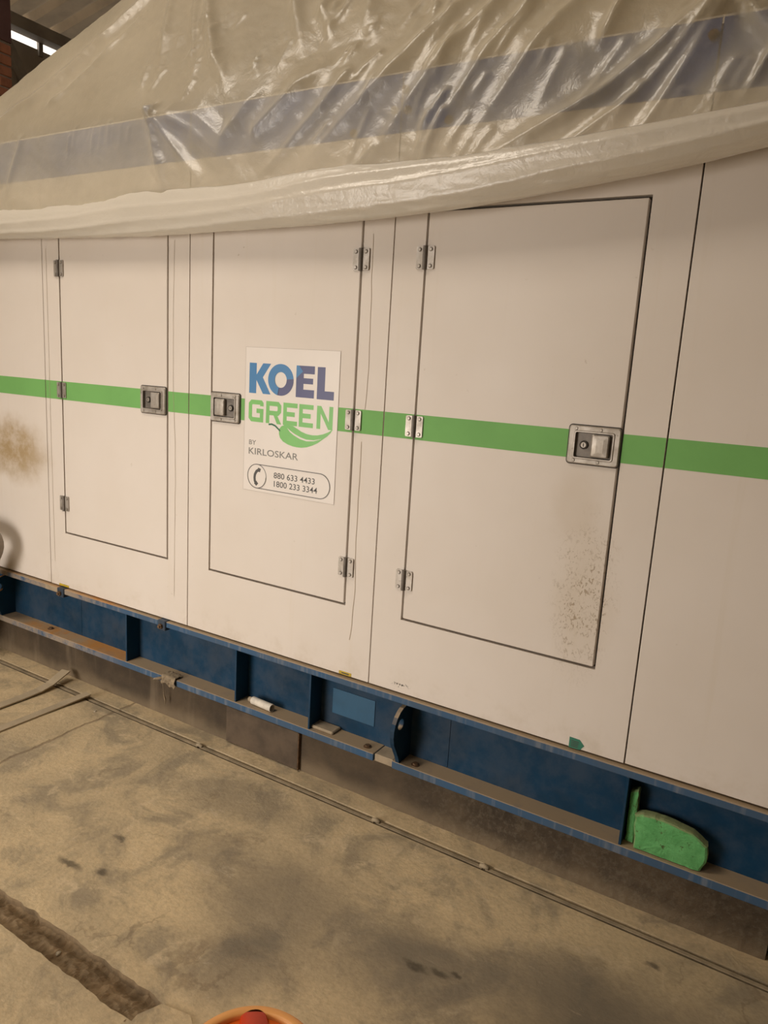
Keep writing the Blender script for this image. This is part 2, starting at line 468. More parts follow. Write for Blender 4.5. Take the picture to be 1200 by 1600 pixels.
def lathe(bm, prof, cx, cy, n=64, mi=0):
    rings = [[bm.verts.new((cx + r * math.cos(2 * math.pi * k / n), cy + r * math.sin(2 * math.pi * k / n), z)) for k in range(n)] for r, z in prof]
    for A, B in zip(rings, rings[1:]):
        for k in range(n):
            bm.faces.new((A[k], A[(k + 1) % n], B[(k + 1) % n], B[k])).material_index = mi
    return rings
def rrect(x0, x1, z0, z1, r, n=5):
    pts = []
    for (cx_, cz_, a0) in ((x1 - r, z1 - r, 0), (x0 + r, z1 - r, 90), (x0 + r, z0 + r, 180), (x1 - r, z0 + r, 270)):
        for i in range(n + 1):
            a = R(a0 + 90 * i / n)
            pts.append((cx_ + r * math.cos(a), cz_ + r * math.sin(a)))
    return pts
def pnoise(x, y, z=0.0):
    return noise.noise(Vector((x, y, z)))

# ------------------------------------------------------------------ the setting: floor, plinth, shed
floor = boxo('floor', (-30, 30, -40, 30, -0.25, -0.045), 'ground_dirt')
tag(floor, 'dusty concrete shop floor with a dirt trench and an earthing groove', kind='structure')

rng = random.Random(4)
def trench_edge(y0, amp, seed, x0=-9.0, x1=-1.235, step=0.02):
    n = int((x1 - x0) / step)
    return [(x0 + (x1 - x0) * i / n, y0 + amp * (pnoise((x0 + (x1 - x0) * i / n) * 7, seed) + 0.6 * pnoise((x0 + (x1 - x0) * i / n) * 26, seed + 3))) for i in range(n + 1)]
eA = trench_edge(-1.072, 0.014, 2.0)
eB = trench_edge(-1.158, 0.011, 9.0)
bm = bmesh.new()
polyA = [(-20, -0.112), (20, -0.112), (20, -30), (-1.20, -30), (-1.20, -1.10)] + eA[::-1] + [(-20, -1.07)]
prism(bm, polyA, 'z', -0.06, 0.0)
for f in bm.faces:
    if len(f.verts) == 4: f.material_index = 1  # side faces earth-coloured to darken the trench edge the light strikes
slab = mk('slab', bm, 'floor', floor, mats=['floor', 'trench_dirt'])  # trench_dirt here only darkens the lit side faces
bm = bmesh.new()
prism(bm, [(-20, -1.16)] + eB + [(-1.203, -1.16), (-1.203, -30), (-20, -30)], 'z', -0.06, 0.0)
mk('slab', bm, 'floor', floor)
bm = bmesh.new()
prism(bm, [(-1.236, -1.083), (-1.15, -1.066), (-1.10, -1.10), (-1.11, -1.21), (-1.25, -1.215), (-1.262, -1.14)], 'z', -0.03, 0.005)
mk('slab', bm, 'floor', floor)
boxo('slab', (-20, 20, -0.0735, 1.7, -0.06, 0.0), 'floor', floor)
# trench fill, uneven earth
nx, ny = 480, 32
vs_, fs = [], []
for j in range(ny + 1):
    for i in range(nx + 1):
        x = -4.2 + 3.03 * i / nx; y = -1.20 + 0.17 * j / ny
        z = -0.013 + 0.009 * pnoise(x * 9, y * 9, 1) + 0.009 * pnoise(x * 31, y * 31, 2) + 0.006 * pnoise(x * 75, y * 75, 5)
        z -= 0.014 * math.exp(-((y + 1.085) / 0.018) ** 2)
        vs_.append((x, y, z))
for j in range(ny):
    for i in range(nx):
        a = j * (nx + 1) + i
        fs.append((a, a + 1, a + nx + 2, a + nx + 1))
me = bpy.data.meshes.new('trench_earth'); me.from_pydata(vs_, [], fs); me.materials.append(MAT['trench_dirt'])
o = bpy.data.objects.new('trench_earth', me); COL.objects.link(o); o.parent = floor; o['label'] = 'loose brown earth filling the trench'
# long earthing rod lying in the groove, in joined lengths
joints = [-5.2, -2.86, -2.10, -1.20, -0.765, 1.6]
rod = empty('groove_bar', (0, 0, 0))
tag(rod, 'long thin dusty bar lying in the floor groove along the plinth', 'metal bar')
for a, b in zip(joints, joints[1:]):
    bm = bmesh.new()
    n = 24
    pts = [(a + (b - a) * i / n, -0.0925 + 0.0015 * pnoise((a + (b - a) * i / n) * 3, 8), 0.0 + 0.002 * pnoise((a + (b - a) * i / n) * 4, 4)) for i in range(n + 1)]
    pts[0] = (a + 0.006, *pts[0][1:]); pts[-1] = (b - 0.006, *pts[-1][1:])
    rows = [[bm.verts.new((p[0], p[1] + dy, p[2] + dz)) for dy, dz in ((-0.008, -0.012), (-0.008, -0.0035), (-0.006, -0.002), (0.006, -0.002), (0.008, -0.0035), (0.008, -0.012))] for p in pts]
    for A_, B_ in zip(rows, rows[1:]):
        for k in range(6): bm.faces.new((A_[k], A_[(k + 1) % 6], B_[(k + 1) % 6], B_[k]))
    bm.faces.new(rows[0]); bm.faces.new(rows[-1][::-1])
    mk('bar_length', bm, 'groove_strip', rod)
    bm = bmesh.new()
    if b < 1:
        sweep(bm, [(b - 0.016, -0.0925, 0.0), (b, -0.0915, 0.003), (b + 0.016, -0.0925, 0.0)], [0.007, 0.009, 0.007], 8)
        mk('coupling', bm, 'groove_strip', rod, True)

# concrete plinth the generator stands on
plinth = empty('concrete_plinth', (0, 0, 0))
tag(plinth, 'low dirty concrete plinth under the blue base frame', 'plinth')
bm = bmesh.new()
nx, nz = 260, 10
grid = []
for j in range(nz + 1):
    row = []
    for i in range(nx + 1):
        x = -4.3 + 4.385 * i / nx; z = -0.02 + 0.202 * j / nz
        y = 0.012 + 0.004 * pnoise(x * 4, z * 9, 3)
        if x > -1.2:
            y += 0.004 * pnoise(x * 30, z * 30, 7) * min(1, (x + 1.2) * 3)
        row.append(bm.verts.new((x, y, z)))
    grid.append(row)
for j in range(nz):
    for i in range(nx):
        bm.faces.new((grid[j][i], grid[j][i + 1], grid[j + 1][i + 1], grid[j + 1][i]))
bk = [[bm.verts.new((x, 1.6, z)) for x in (-4.3, 0.085)] for z in (-0.02, 0.182)]
bm.faces.new([grid[j][0] for j in range(nz + 1)] + [bk[1][0], bk[0][0]])
bm.faces.new([grid[j][nx] for j in range(nz + 1)] + [bk[1][1], bk[0][1]])
bm.faces.new((bk[0][0], bk[0][1], bk[1][1], bk[1][0]))
bm.faces.new(grid[nz] + [bk[1][1], bk[1][0]])
mk('plinth_block', bm, 'plinth', plinth)
boxo('plinth_block', (0.095, 1.55, 0.014, 1.6, -0.02, 0.182), 'plinth', plinth)
bm = bmesh.new()
box(bm, -2.035, -1.642, 0.0, 0.02, 0.006, 0.17, 0.002)
pp = mk('steel_plate', bm, 'formwork_plate', plinth); pp['label'] = 'brown rusty plate against the plinth face'
boxo('plate_edge', (-1.641, -1.636, -0.003, 0.02, 0.004, 0.170), 'bolt_rust', plinth, 0.001)

# two flat earthing strips coming in from the left, bent up over the groove
def flat_strip(path, w, th, name):
    bm = bmesh.new()
    rows = []
    for i, p in enumerate(path):
        p = Vector(p)
        t = (Vector(path[min(i + 1, len(path) - 1)]) - Vector(path[max(i - 1, 0)])).normalized()
        s = Vector((t.y, -t.x, 0)).normalized() * (w / 2)
        u = s.cross(t).normalized() * (th / 2)
        if u.z < 0: u = -u
        rows.append([bm.verts.new(p + q) for q in (s + u, -s + u, -s - u, s - u)])
    for A, B in zip(rows, rows[1:]):
        for k in range(4):
            bm.faces.new((A[k], A[(k + 1) % 4], B[(k + 1) % 4], B[k]))
    bm.faces.new(rows[0]); bm.faces.new(rows[-1][::-1])
    return mk(name, bm, 'earth_strip')
s1 = flat_strip([(-3.085, -2.6, 0.010), (-3.08, -1.4, 0.006), (-3.075, -0.6, 0.007), (-3.07, -0.30, 0.009), (-3.068, -0.20, 0.014), (-3.072, -0.135, 0.024), (-3.082, -0.085, 0.038), (-3.094, -0.03, 0.052)], 0.05, 0.006, 'earthing_strip')
tag(s1, 'flat dusty metal strip whose end is bent up against the plinth', 'metal strip', 'flat strips on the floor')
s2 = flat_strip([(-2.885, -2.6, 0.006), (-2.88, -1.4, 0.004), (-2.875, -0.6, 0.005), (-2.872, -0.34, 0.005), (-2.866, -0.22, 0.008), (-2.855, -0.14, 0.016), (-2.848, -0.085, 0.020)], 0.044, 0.006, 'earthing_strip')
tag(s2, 'flat dusty metal strip lying flat and ending at the groove, nearer the camera', 'metal strip', 'flat strips on the floor')

# shed: left wall with an open gap under the eaves, sloping ribbed roof, back and right walls; front wall with a doorway, added to limit sky light
TAN = math.tan(R(10))
def roof_z(x): return 5.03 + (x + 8.0) * TAN
boxo_w = boxo('wall_left', (-8.15, -8.0, -12, 9, -0.05, 4.865), 'shed_cladding'); tag(boxo_w, 'grey shed side wall below a bright gap at the eaves', kind='structure')
w = boxo('wall_back', (-8.0, 7.0, 8.0, 8.15, -0.05, 7.4), 'shed_cladding'); tag(w, 'plain shed wall far behind the generator', kind='structure')
bm = bmesh.new()
box(bm, -8.0, -5.2, -6.75, -6.6, -0.05, 5.9); box(bm, -2.2, 7.0, -6.75, -6.6, -0.05, 7.5); box(bm, -5.2, -2.2, -6.75, -6.6, 3.0, 6.2)
w = mk('wall_front_light_block', bm, 'shed_cladding'); tag(w, 'unseen shed wall behind the camera with an open doorway, added to limit sky light', kind='structure')
w = boxo('wall_right', (7.0, 7.15, -12, 8.15, -0.05, 7.6), 'shed_cladding'); tag(w, 'plain shed wall to the right', kind='structure')
bm = bmesh.new()
y, prof = -6.8, []
while y < 8.0:
    for dy, dz in ((0, 0), (0.17, 0), (0.205, 0.075), (0.275, 0.075)):
        prof.append((y + dy, dz))
    y += 0.31
A = [bm.verts.new((-8.0, py, roof_z(-8.0) + pz)) for py, pz in prof]
B = [bm.verts.new((7.2, py, roof_z(7.2) + pz)) for py, pz in prof]
for i in range(len(prof) - 1):
    bm.faces.new((A[i], A[i + 1], B[i + 1], B[i]))
ceil = mk('ceiling', bm, 'roof_sheet'); tag(ceil, 'ribbed tan metal roof sheeting of the shed', kind='structure')
bm = bmesh.new(); prism(bm, [(-7.98, 4.93), (-7.82, 4.93), (-7.82, roof_z(-7.82) - 0.01), (-7.98, roof_z(-7.98) - 0.01)], 'y', -6.5, 7.9)
b = mk('eave_beam', bm, 'roof_steel'); tag(b, 'dark steel eave beam above the bright gap', 'beam')
bm = bmesh.new()
box(bm, -8.01, -7.97, 3.26, 3.31, 4.80, 5.0)
b = mk('gap_bracket', bm, 'roof_steel'); tag(b, 'small bracket crossing the bright gap under the eave beam', 'bracket')
bm = bmesh.new()
q0, q1 = Vector((-7.93, 2.78, 4.90)), Vector((-7.93, 3.40, 3.92))
cyl(bm, q0, q1, 0.055, n=4)
b = mk('diagonal_brace', bm, 'roof_steel'); tag(b, 'dark diagonal steel brace on the far side wall', 'brace')

# brick pillar beside the far end
pil = empty('brick_pillar', (-6.49, 1.6, 0))
tag(pil, 'narrow red brick pillar at the left edge behind the plastic sheet', 'pillar')
PX0, PX1, PY0, PY1 = -0.23, 0.23, -0.23, 0.23
boxo('mortar_core', (PX0 + 0.008, PX1 - 0.008, PY0 + 0.008, PY1 - 0.008, 0, roof_z(-6.4) - 0.03), 'brick_mortar', pil)
boxo('painted_top', (PX0 - 0.004, PX1 + 0.004, PY0 - 0.004, PY1 + 0.004, 4.12, roof_z(-6.4) - 0.04), 'pillar_paint', pil)
bm = bmesh.new(); box(bm, -0.108, 0.108, -0.052, 0.052, 0, 0.073, 0.005)
brick0 = mk('brick', bm, 'brick_red', pil); first = True
z = 2.75
k = 0
while z < 4.06:
    spots = []
    if k % 2 == 0:
        spots = [(-0.116, -0.178, 0), (0.116, -0.178, 0), (0.178, 0.0, 90), (0.178, 0.178, 0.0)]
        spots = [(-0.122, -0.178, 0), (0.122, -0.178, 0), (0.178, -0.006, 90), (0.122, 0.178, 0), (-0.122, 0.178, 0), (-0.178, 0.0, 90)]
    else:
        spots = [(0.178, -0.122, 90), (0.178, 0.122, 90), (0.0, -0.178, 0), (-0.178, -0.122, 90), (-0.178, 0.122, 90), (0.0, 0.178, 0)]
    for (bx_, by_, a) in spots:
        o = brick0 if first else again(brick0, pil, (0, 0, 0))
        first = False
        o.location = (bx_ + rng.uniform(-.002, .002), by_ + rng.uniform(-.002, .002), z)
        o.rotation_euler = (0, 0, R(a))
    z += 0.085; k += 1

# ------------------------------------------------------------------ generator set
gen = empty('generator_set', (-1.3, 0.8, 0.18))
bpy.context.view_layer.update()
tag(gen, 'large cream canopied diesel generator on a blue steel base frame', 'generator')
def gp(o):                       # keep world coordinates when parenting to the generator's base point
    o.parent = gen; o.matrix_parent_inverse = Matrix.Translation(-Vector(gen.location)); return o
Z0, ZT = 0.477, 2.58
SEAMS = [-4.187, -3.236, -2.275, -1.324, -0.377, 0.573, 1.50]
DOORS = {1: (-3.109, -2.401), 2: (-2.147, -1.450), 3: (-1.199, -0.504)}
DZ0, DZ1 = 0.762, 2.155
ST0, ST1 = 1.411, 1.4965
body = gp(boxo('canopy_core', (-4.17, 1.485, 0.028, 1.6, 0.45, 2.565), 'dark_gap'))
roofp = gp(boxo('canopy_roof', (-4.187, 1.5, 0.0, 1.62, 2.565, 2.585), 'paint'))

def panel(x0, x1, hole=None):
    g = 0.0025
    x0 += g; x1 -= g
    bm = bmesh.new()
    if hole is None:
        box(bm, x0, x1, 0.0, 0.03, Z0 + 0.004, ZT, 0.0015)
    else:
        hx0, hx1 = hole
        xs = [x0, hx0 - 0.0045, hx1 + 0.0045, x1]; zs = [Z0 + 0.004, DZ0 - 0.004, DZ1 + 0.004, ZT]
        v = [[bm.verts.new((x, 0.0, z)) for x in xs] for z in zs]
        fs = [bm.faces.new((v[j][i], v[j][i + 1], v[j + 1][i + 1], v[j + 1][i])) for j in range(3) for i in range(3) if (i, j) != (1, 1)]
        r = bmesh.ops.extrude_face_region(bm, geom=fs)
        bmesh.ops.translate(bm, verts=[e for e in r['geom'] if isinstance(e, bmesh.types.BMVert)], vec=(0, 0.03, 0))
    p = gp(mk('side_panel', bm, 'paint'))
    # blue band along the top of the panel
    bm = bmesh.new(); box(bm, x0, x1, -0.0007, 0.0003, 2.401, 2.579)
    mk('blue_band', bm, 'blue_band_vinyl', p)
    for a, b in ([(x0, x1)] if hole is None else [(x0, hole[0] - 0.0045), (hole[1] + 0.0045, x1)]):
        bm = bmesh.new()
        box(bm, a, b, -0.0006, 0.0003, ST0, ST1)
        mk('green_stripe', bm, 'green_stripe_vinyl', p)
    return p
panels = [panel(SEAMS[i], SEAMS[i + 1], DOORS.get(i)) for i in range(6)]

def hinge_mesh():
    bm = bmesh.new()
    for s in (-1, 1):
        pts = [(s * 0.004, -0.036), (s * 0.030, -0.036), (s * 0.033, -0.033), (s * 0.033, 0.033), (s * 0.030, 0.036), (s * 0.004, 0.036)]
        prism(bm, pts, 'y', -0.0045, -0.0008)
        for zz in (-0.026, 0.026):
            cyl(bm, (s * 0.0205, -0.0045, zz), (s * 0.0205, -0.0052, zz), 0.0072, 0.0072, 12, mi=1)
            cyl(bm, (s * 0.0205, -0.0052, zz), (s * 0.0205, -0.0085, zz), 0.0058, 0.0044, 12)
    cyl(bm, (0, -0.006, -0.037), (0, -0.006, 0.037), 0.0078, n=14, mi=1)
    return bm
def rim_ring(bm, levels, mi=0):
    rings = []
    for (x0, x1, z0, z1, r, y) in levels:
        rings.append([bm.verts.new((px, y, pz)) for px, pz in rrect(x0, x1, z0, z1, r)])
    n = len(rings[0])
    for A, B in zip(rings, rings[1:]):
        for k in range(n):
            bm.faces.new((A[k], A[(k + 1) % n], B[(k + 1) % n], B[k])).material_index = mi
    return rings
def latch_plate():               # pressed dish: outer flange, raised bead, sunken tray (centre 0,0)
    bm = bmesh.new()
    W_, H_ = 0.0775, 0.0575
    L = [(-W_, W_, -H_, H_, 0.009, -0.0005), (-W_, W_, -H_, H_, 0.009, -0.006), (-W_ + .003, W_ - .003, -H_ + .003, H_ - .003, 0.008, -0.0095),
         (-W_ + .016, W_ - .016, -H_ + .014, H_ - .014, 0.007, -0.0095), (-W_ + .018, W_ - .018, -H_ + .016, H_ - .016, 0.006, -0.013),
         (-W_ + .0215, W_ - .0215, -H_ + .0195, H_ - .0195, 0.005, -0.013), (-W_ + .025, W_ - .025, -H_ + .022, H_ - .022, 0.004, -0.0015)]
    r = rim_ring(bm, L)
    bm.faces.new(r[-1]).material_index = 1
    for f in bm.faces:
        if max(v.co.y for v in f.verts) > -0.0016 and min(v.co.y for v in f.verts) < -0.012: f.material_index = 1
    return bm
def latch_gasket():
    bm = bmesh.new()
    W_, H_ = 0.0805, 0.0605
    r = rim_ring(bm, [(-W_, W_, -H_, H_, 0.011, -0.0003), (-W_, W_, -H_, H_, 0.011, -0.0030), (-W_ + .006, W_ - .006, -H_ + .006, H_ - .006, 0.006, -0.0030)])
    return bm
def latch_paddle():              # slightly domed pull paddle
    bm = bmesh.new()
    x0, x1, z0, z1 = -0.0285, 0.0245, -0.0335, 0.0335
    L = [(x0, x1, z0, z1, 0.005, -0.002), (x0, x1, z0, z1, 0.005, -0.0125), (x0 + .004, x1 - .003, z0 + .003, z1 - .003, 0.004, -0.0155), (x0 + .016, x1 - .016, z0 + .014, z1 - .014, 0.004, -0.0165)]
    r = rim_ring(bm, L)
    bm.faces.new(r[-1])
    return bm
def lock_mesh():
    bm = bmesh.new()
    cyl(bm, (0, -0.0012, 0), (0, -0.007, 0), 0.0135, 0.0125, 18, mi=1)
    cyl(bm, (0, -0.007, 0), (0, -0.0085, 0), 0.0085, 0.0080, 18)
    box(bm, -0.0012, 0.0012, -0.0092, -0.0084, -0.005, 0.005, mi=1)
    return bm
def rivet_mesh():
    bm = bmesh.new()
    cyl(bm, (0, -0.0090, 0), (0, -0.0098, 0), 0.0075, 0.0075, 12, mi=1)
    cyl(bm, (0, -0.0098, 0), (0, -0.0130, 0), 0.0060, 0.0040, 12)
    return bm
proto = {}
def sub(name, maker, mat, parent, loc, mats=None, flip=False):
    if name not in proto:
        o = mk(name, maker(), mat, parent, mats=mats); proto[name] = o
    else:
        o = proto[name].copy(); COL.objects.link(o); o.parent = parent
    o.location = loc
    if flip: o.scale = (-1, 1, 1)
    return o
HZ = (2.008, 1.456, 0.909)
def door(i, x0, x1, hinge_left, latch_x):
    g = 0.0045
    bm = bmesh.new(); box(bm, x0 + g - .001, x1 - g + .001, -0.001, 0.026, DZ0 + 0.004, DZ1 - 0.004, 0.002)
    d = gp(mk('door', bm, 'paint'))
    bm = bmesh.new()
    box(bm, x0 + g, x1 - g, -0.0016, -0.0007, ST0, ST1)
    mk('green_stripe', bm, 'green_stripe_vinyl', d)
    hx = x0 if hinge_left else x1
    for zz in HZ:
        sub('hinge', hinge_mesh, 'steel', d, (hx, -0.0015, zz), mats=['steel', 'steel_dark'])
    lz = 1.4535
    sgn = 1 if hinge_left else -1
    sub('latch_gasket', latch_gasket, 'rubber_black', d, (latch_x, -0.001, lz))
    sub('latch_plate', latch_plate, 'steel', d, (latch_x, -0.001, lz), mats=['steel', 'steel_dark'])
    sub('latch_paddle', latch_paddle, 'steel', d, (latch_x + sgn * 0.022, -0.001, lz))
    sub('lock_cylinder', lock_mesh, 'steel', d, (latch_x - sgn * 0.030, -0.001, lz), mats=['steel', 'rubber_black'])
    for rx in (-0.056 if sgn > 0 else 0.056, 0.018 * sgn):
        for rz in (-0.048, 0.048):
            sub('rivet', rivet_mesh, 'steel', d, (latch_x + rx, -0.0, lz + rz), mats=['steel', 'steel_dark'])
    return d
d1 = door(1, *DOORS[1], True, -2.483); d1['label'] = 'narrow left-hand canopy door hinged on its left side'
d2 = door(2, *DOORS[2], False, -2.067); d2['label'] = 'middle canopy door carrying the logo sticker'
d3 = door(3, *DOORS[3], True, -0.582); d3['label'] = 'right-hand canopy door with grimy lower corner'

# hairlines in the paint beside the doors
def hair(panel_, pts, w=0.0016):
    pts2 = []
    for (a, b) in zip(pts, pts[1:]):
        for i in range(8):
            t = i / 8
            pts2.append((a[0] + (b[0] - a[0]) * t + 0.002 * pnoise(a[0] * 9, (a[1] + (b[1] - a[1]) * t) * 14), a[1] + (b[1] - a[1]) * t))
    pts2.append(pts[-1])
    me = bpy.data.meshes.new('paint_crack')
    v = []
    for (x, z) in pts2: v += [(x - w / 2, -0.0012, z), (x + w / 2, -0.0012, z)]
    me.from_pydata(v, [], [(2 * i, 2 * i + 1, 2 * i + 3, 2 * i + 2) for i in range(len(pts2) - 1)])
    me.materials.append(MAT['hairline_brown'])
    o = bpy.data.objects.new('paint_crack', me); COL.objects.link(o); o.parent = panel_
hair(panels[2], [(-1.407, 2.092), (-1.406, 1.956), (-1.401, 1.807), (-1.398, 1.632), (-1.401, 1.554), (-1.405, 1.4975)])
hair(panels[2], [(-1.411, 1.382), (-1.412, 1.219), (-1.413, 1.003), (-1.405, 0.832), (-1.411, 0.692), (-1.419, 0.627)], 0.0022)
hair(panels[1], [(-2.362, 2.106), (-2.368, 1.791), (-2.366, 1.476), (-2.354, 1.287), (-2.353, 1.094), (-2.357, 0.6)], 0.0014)
hair(panels[1], [(-3.205, 2.1), (-3.203, 1.6), (-3.204, 1.1), (-3.2, 0.6)], 0.0016)

# -------- sticker on the middle door: white vinyl with logo, maker's line and phone numbers
YS = -0.0026
st = gp(boxo('sticker', (-1.965, -1.519, -0.0024, -0.0012, 1.136, 1.696), 'sticker_vinyl'))
st['label'] = 'white logo sticker with blue and green lettering and phone numbers'
flat('sticker_border', [[(-1.966, 1.135), (-1.518, 1.135), (-1.518, 1.1362), (-1.966, 1.1362)], [(-1.966, 1.6958), (-1.518, 1.6958), (-1.518, 1.697), (-1.966, 1.697)],
                        [(-1.966, 1.135), (-1.9648, 1.135), (-1.9648, 1.697), (-1.966, 1.697)], [(-1.5192, 1.135), (-1.518, 1.135), (-1.518, 1.697), (-1.5192, 1.697)]], 'sticker_edge', st, YS)
flat('letter', [[(-1.945, 1.637), (-1.909, 1.637), (-1.909, 1.593), (-1.877, 1.637), (-1.838, 1.637), (-1.877, 1.584), (-1.837, 1.521), (-1.875, 1.521), (-1.909, 1.572), (-1.909, 1.521), (-1.945, 1.521)]], 'logo_blue', st, YS)
def ring_polys(cx_, cz_, ro, ri, sel):
    out = []
    n = 56
    for i in range(n):
        a, b = 2 * math.pi * i / n, 2 * math.pi * (i + 1) / n
        poly = [(cx_ + ro[0] * math.cos(a), cz_ + ro[1] * math.sin(a)), (cx_ + ro[0] * math.cos(b), cz_ + ro[1] * math.sin(b)),
                (cx_ + ri[0] * math.cos(b), cz_ + ri[1] * math.sin(b)), (cx_ + ri[0] * math.cos(a), cz_ + ri[1] * math.sin(a))]
        m = (math.degrees((a + b) / 2) + 360) % 360
        if sel(m): out.append(poly)
    return out
dark = lambda m: m > 256 or m < 4
flat('letter', ring_polys(-1.7885, 1.579, (0.0615, 0.0595), (0.0285, 0.0295), lambda m: not dark(m)), 'logo_blue', st, YS)
flat('letter_shade', ring_polys(-1.7885, 1.579, (0.0615, 0.0595), (0.0285, 0.0295), dark), 'logo_navy', st, YS)
flat('letter', [[(-1.715, 1.637), (-1.630, 1.637), (-1.630, 1.608), (-1.680, 1.608), (-1.680, 1.592), (-1.636, 1.592), (-1.636, 1.571), (-1.680, 1.571), (-1.680, 1.550), (-1.630, 1.550), (-1.630, 1.520), (-1.715, 1.520)]], 'logo_navy', st, YS)
flat('letter_accent', [[(-1.715, 1.637), (-1.703, 1.637), (-1.684, 1.616), (-1.715, 1.590)]], 'logo_blue', st, YS - 0.0003)
flat('letter', [[(-1.617, 1.636), (-1.582, 1.636), (-1.582, 1.550), (-1.540, 1.550), (-1.540, 1.519), (-1.617, 1.519)]], 'logo_navy', st, YS)
def stroke(pts, w, closed=False):
    out = []
    pp_ = list(pts) + ([pts[0]] if closed else [])
    for k, (a, b) in enumerate(zip(pp_, pp_[1:])):
        dx, dz = b[0] - a[0], b[1] - a[1]
        L = math.hypot(dx, dz); dx /= L; dz /= L
        def turn(p, q, r_):
            a1, a2 = math.atan2(q[1] - p[1], q[0] - p[0]), math.atan2(r_[1] - q[1], r_[0] - q[0])
            return w / 2 * math.tan(min(abs((a2 - a1 + math.pi) % (2 * math.pi) - math.pi), 2.0) / 2)
        n_ = len(pp_)
        e0 = turn(pp_[k - 1], a, b) if k > 0 else (turn(pp_[-2], a, b) if closed else 0)
        e1 = turn(a, b, pp_[k + 2]) if k < n_ - 2 else (turn(a, b, pp_[1]) if closed else 0)
        nx_, nz_ = -dz * w / 2, dx * w / 2
        out.append([(a[0] - dx * e0 + nx_, a[1] - dz * e0 + nz_), (b[0] + dx * e1 + nx_, b[1] + dz * e1 + nz_), (b[0] + dx * e1 - nx_, b[1] + dz * e1 - nz_), (a[0] - dx * e0 - nx_, a[1] - dz * e0 - nz_)])
    return out
def letter_box(ch, x0, x1, z0, z1, w):
    h = w / 2
    l, r, b, t = x0 + h, x1 - h, z0 + h, z1 - h
    m = (b + t) / 2
    if ch == 'G':
        c = 0.008
        return stroke([(r, t - 0.014), (r, t - c / 2), (r - c / 2, t), (l + c, t), (l, t - c), (l, b + c), (l + c, b), (r, b), (r, m + 0.001), (r - 0.026, m + 0.001)], w)
    if ch == 'R':
        c = 0.008
        return stroke([(l, z0), (l, t), (r - c, t), (r, t - c), (r, m + c - 0.002), (r - c, m - 0.002), (l, m - 0.002)], w) + [[(r - 0.034, m), (r - 0.016, m), (x1 + 0.002, z0), (x1 - 0.019, z0)]]
    if ch == 'E':
        return stroke([(x1, t), (l, t), (l, b), (x1, b)], w) + stroke([(l, m), (x1 - 0.012, m)], w)
    if ch == 'N':
        return stroke([(l, z0), (l, z1)], w) + stroke([(r, z0), (r, z1)], w) + [[(x0, z1), (x0 + 0.019, z1), (x1, z0), (x1 - 0.019, z0)]]
for ch, a, b in (('G', -1.945, -1.870), ('R', -1.857, -1.782), ('E', -1.772, -1.704), ('E', -1.696, -1.629), ('N', -1.613, -1.540)):
    flat('letter', letter_box(ch, a, b, 1.4105, 1.4955, 0.0175), 'logo_green', st, YS)
# green chilli emblem: body, pale gleam, dark stem
up = [(-1.790, 1.392), (-1.778, 1.405), (-1.760, 1.412), (-1.740, 1.4105), (-1.722, 1.410), (-1.700, 1.401), (-1.683, 1.393), (-1.657, 1.386), (-1.631, 1.384), (-1.606, 1.386), (-1.582, 1.392), (-1.560, 1.401), (-1.538, 1.4135)]
lo = [(-1.548, 1.399), (-1.562, 1.386), (-1.581, 1.373), (-1.604, 1.357), (-1.629, 1.345), (-1.655, 1.336), (-1.680, 1.332), (-1.700, 1.3315), (-1.721, 1.333), (-1.746, 1.338), (-1.769, 1.347), (-1.783, 1.359), (-1.789, 1.373)]
flat('chilli_emblem', [up + lo], 'logo_green', st, YS - 0.0002)
g1 = [(-1.750, 1.401), (-1.732, 1.390), (-1.713, 1.381), (-1.685, 1.371), (-1.656, 1.365), (-1.622, 1.366), (-1.588, 1.374)]
g2 = [(-1.588, 1.3735), (-1.622, 1.3625), (-1.656, 1.359), (-1.687, 1.364), (-1.716, 1.375), (-1.736, 1.386)]
flat('chilli_gleam', [g1 + g2], 'sticker_vinyl', st, YS - 0.0005)
flat('chilli_stem', stroke([(-1.842, 1.406), (-1.826, 1.4085), (-1.808, 1.403), (-1.795, 1.394), (-1.784, 1.386)], 0.0065), 'logo_dark_green', st, YS - 0.0005)
def text(name, s, x, z, height, width, mat, y, bold=0.008):
    cu = bpy.data.curves.new(name, 'FONT')
    cu.body = s; cu.size = 1.0; cu.resolution_u = 3; cu.offset = bold
    tmp = bpy.data.objects.new(name, cu); COL.objects.link(tmp)
    dg = bpy.context.evaluated_depsgraph_get()
    me = bpy.data.meshes.new_from_object(tmp.evaluated_get(dg))
    bpy.data.objects.remove(tmp, do_unlink=True); bpy.data.curves.remove(cu)
    co = np.array([v.co[:] for v in me.vertices])
    x0, x1, z0, z1 = co[:, 0].min(), co[:, 0].max(), co[:, 1].min(), co[:, 1].max()
    for v in me.vertices:
        v.co = (x + (v.co.x - x0) / (x1 - x0) * width, y, z + (v.co.y - z0) / (z1 - z0) * height)
    me.materials.clear(); me.materials.append(MAT[mat])
    o = bpy.data.objects.new(name, me); COL.objects.link(o)
    return o
for nm, s, x, z, h, wd, m in (('lettering', 'BY', -1.939, 1.3195, 0.0185, 0.036, 'print_mid_grey'), ('lettering', 'KIRLOSKAR', -1.940, 1.2815, 0.026, 0.247, 'print_mid_grey'),
                              ('phone_number', '880 633 4433', -1.809, 1.199, 0.0235, 0.199, 'print_grey'), ('phone_number', '1800 233 3344', -1.807, 1.1655, 0.0235, 0.210, 'print_grey')):
    text(nm, s, x, z, h, wd, m, YS).parent = st
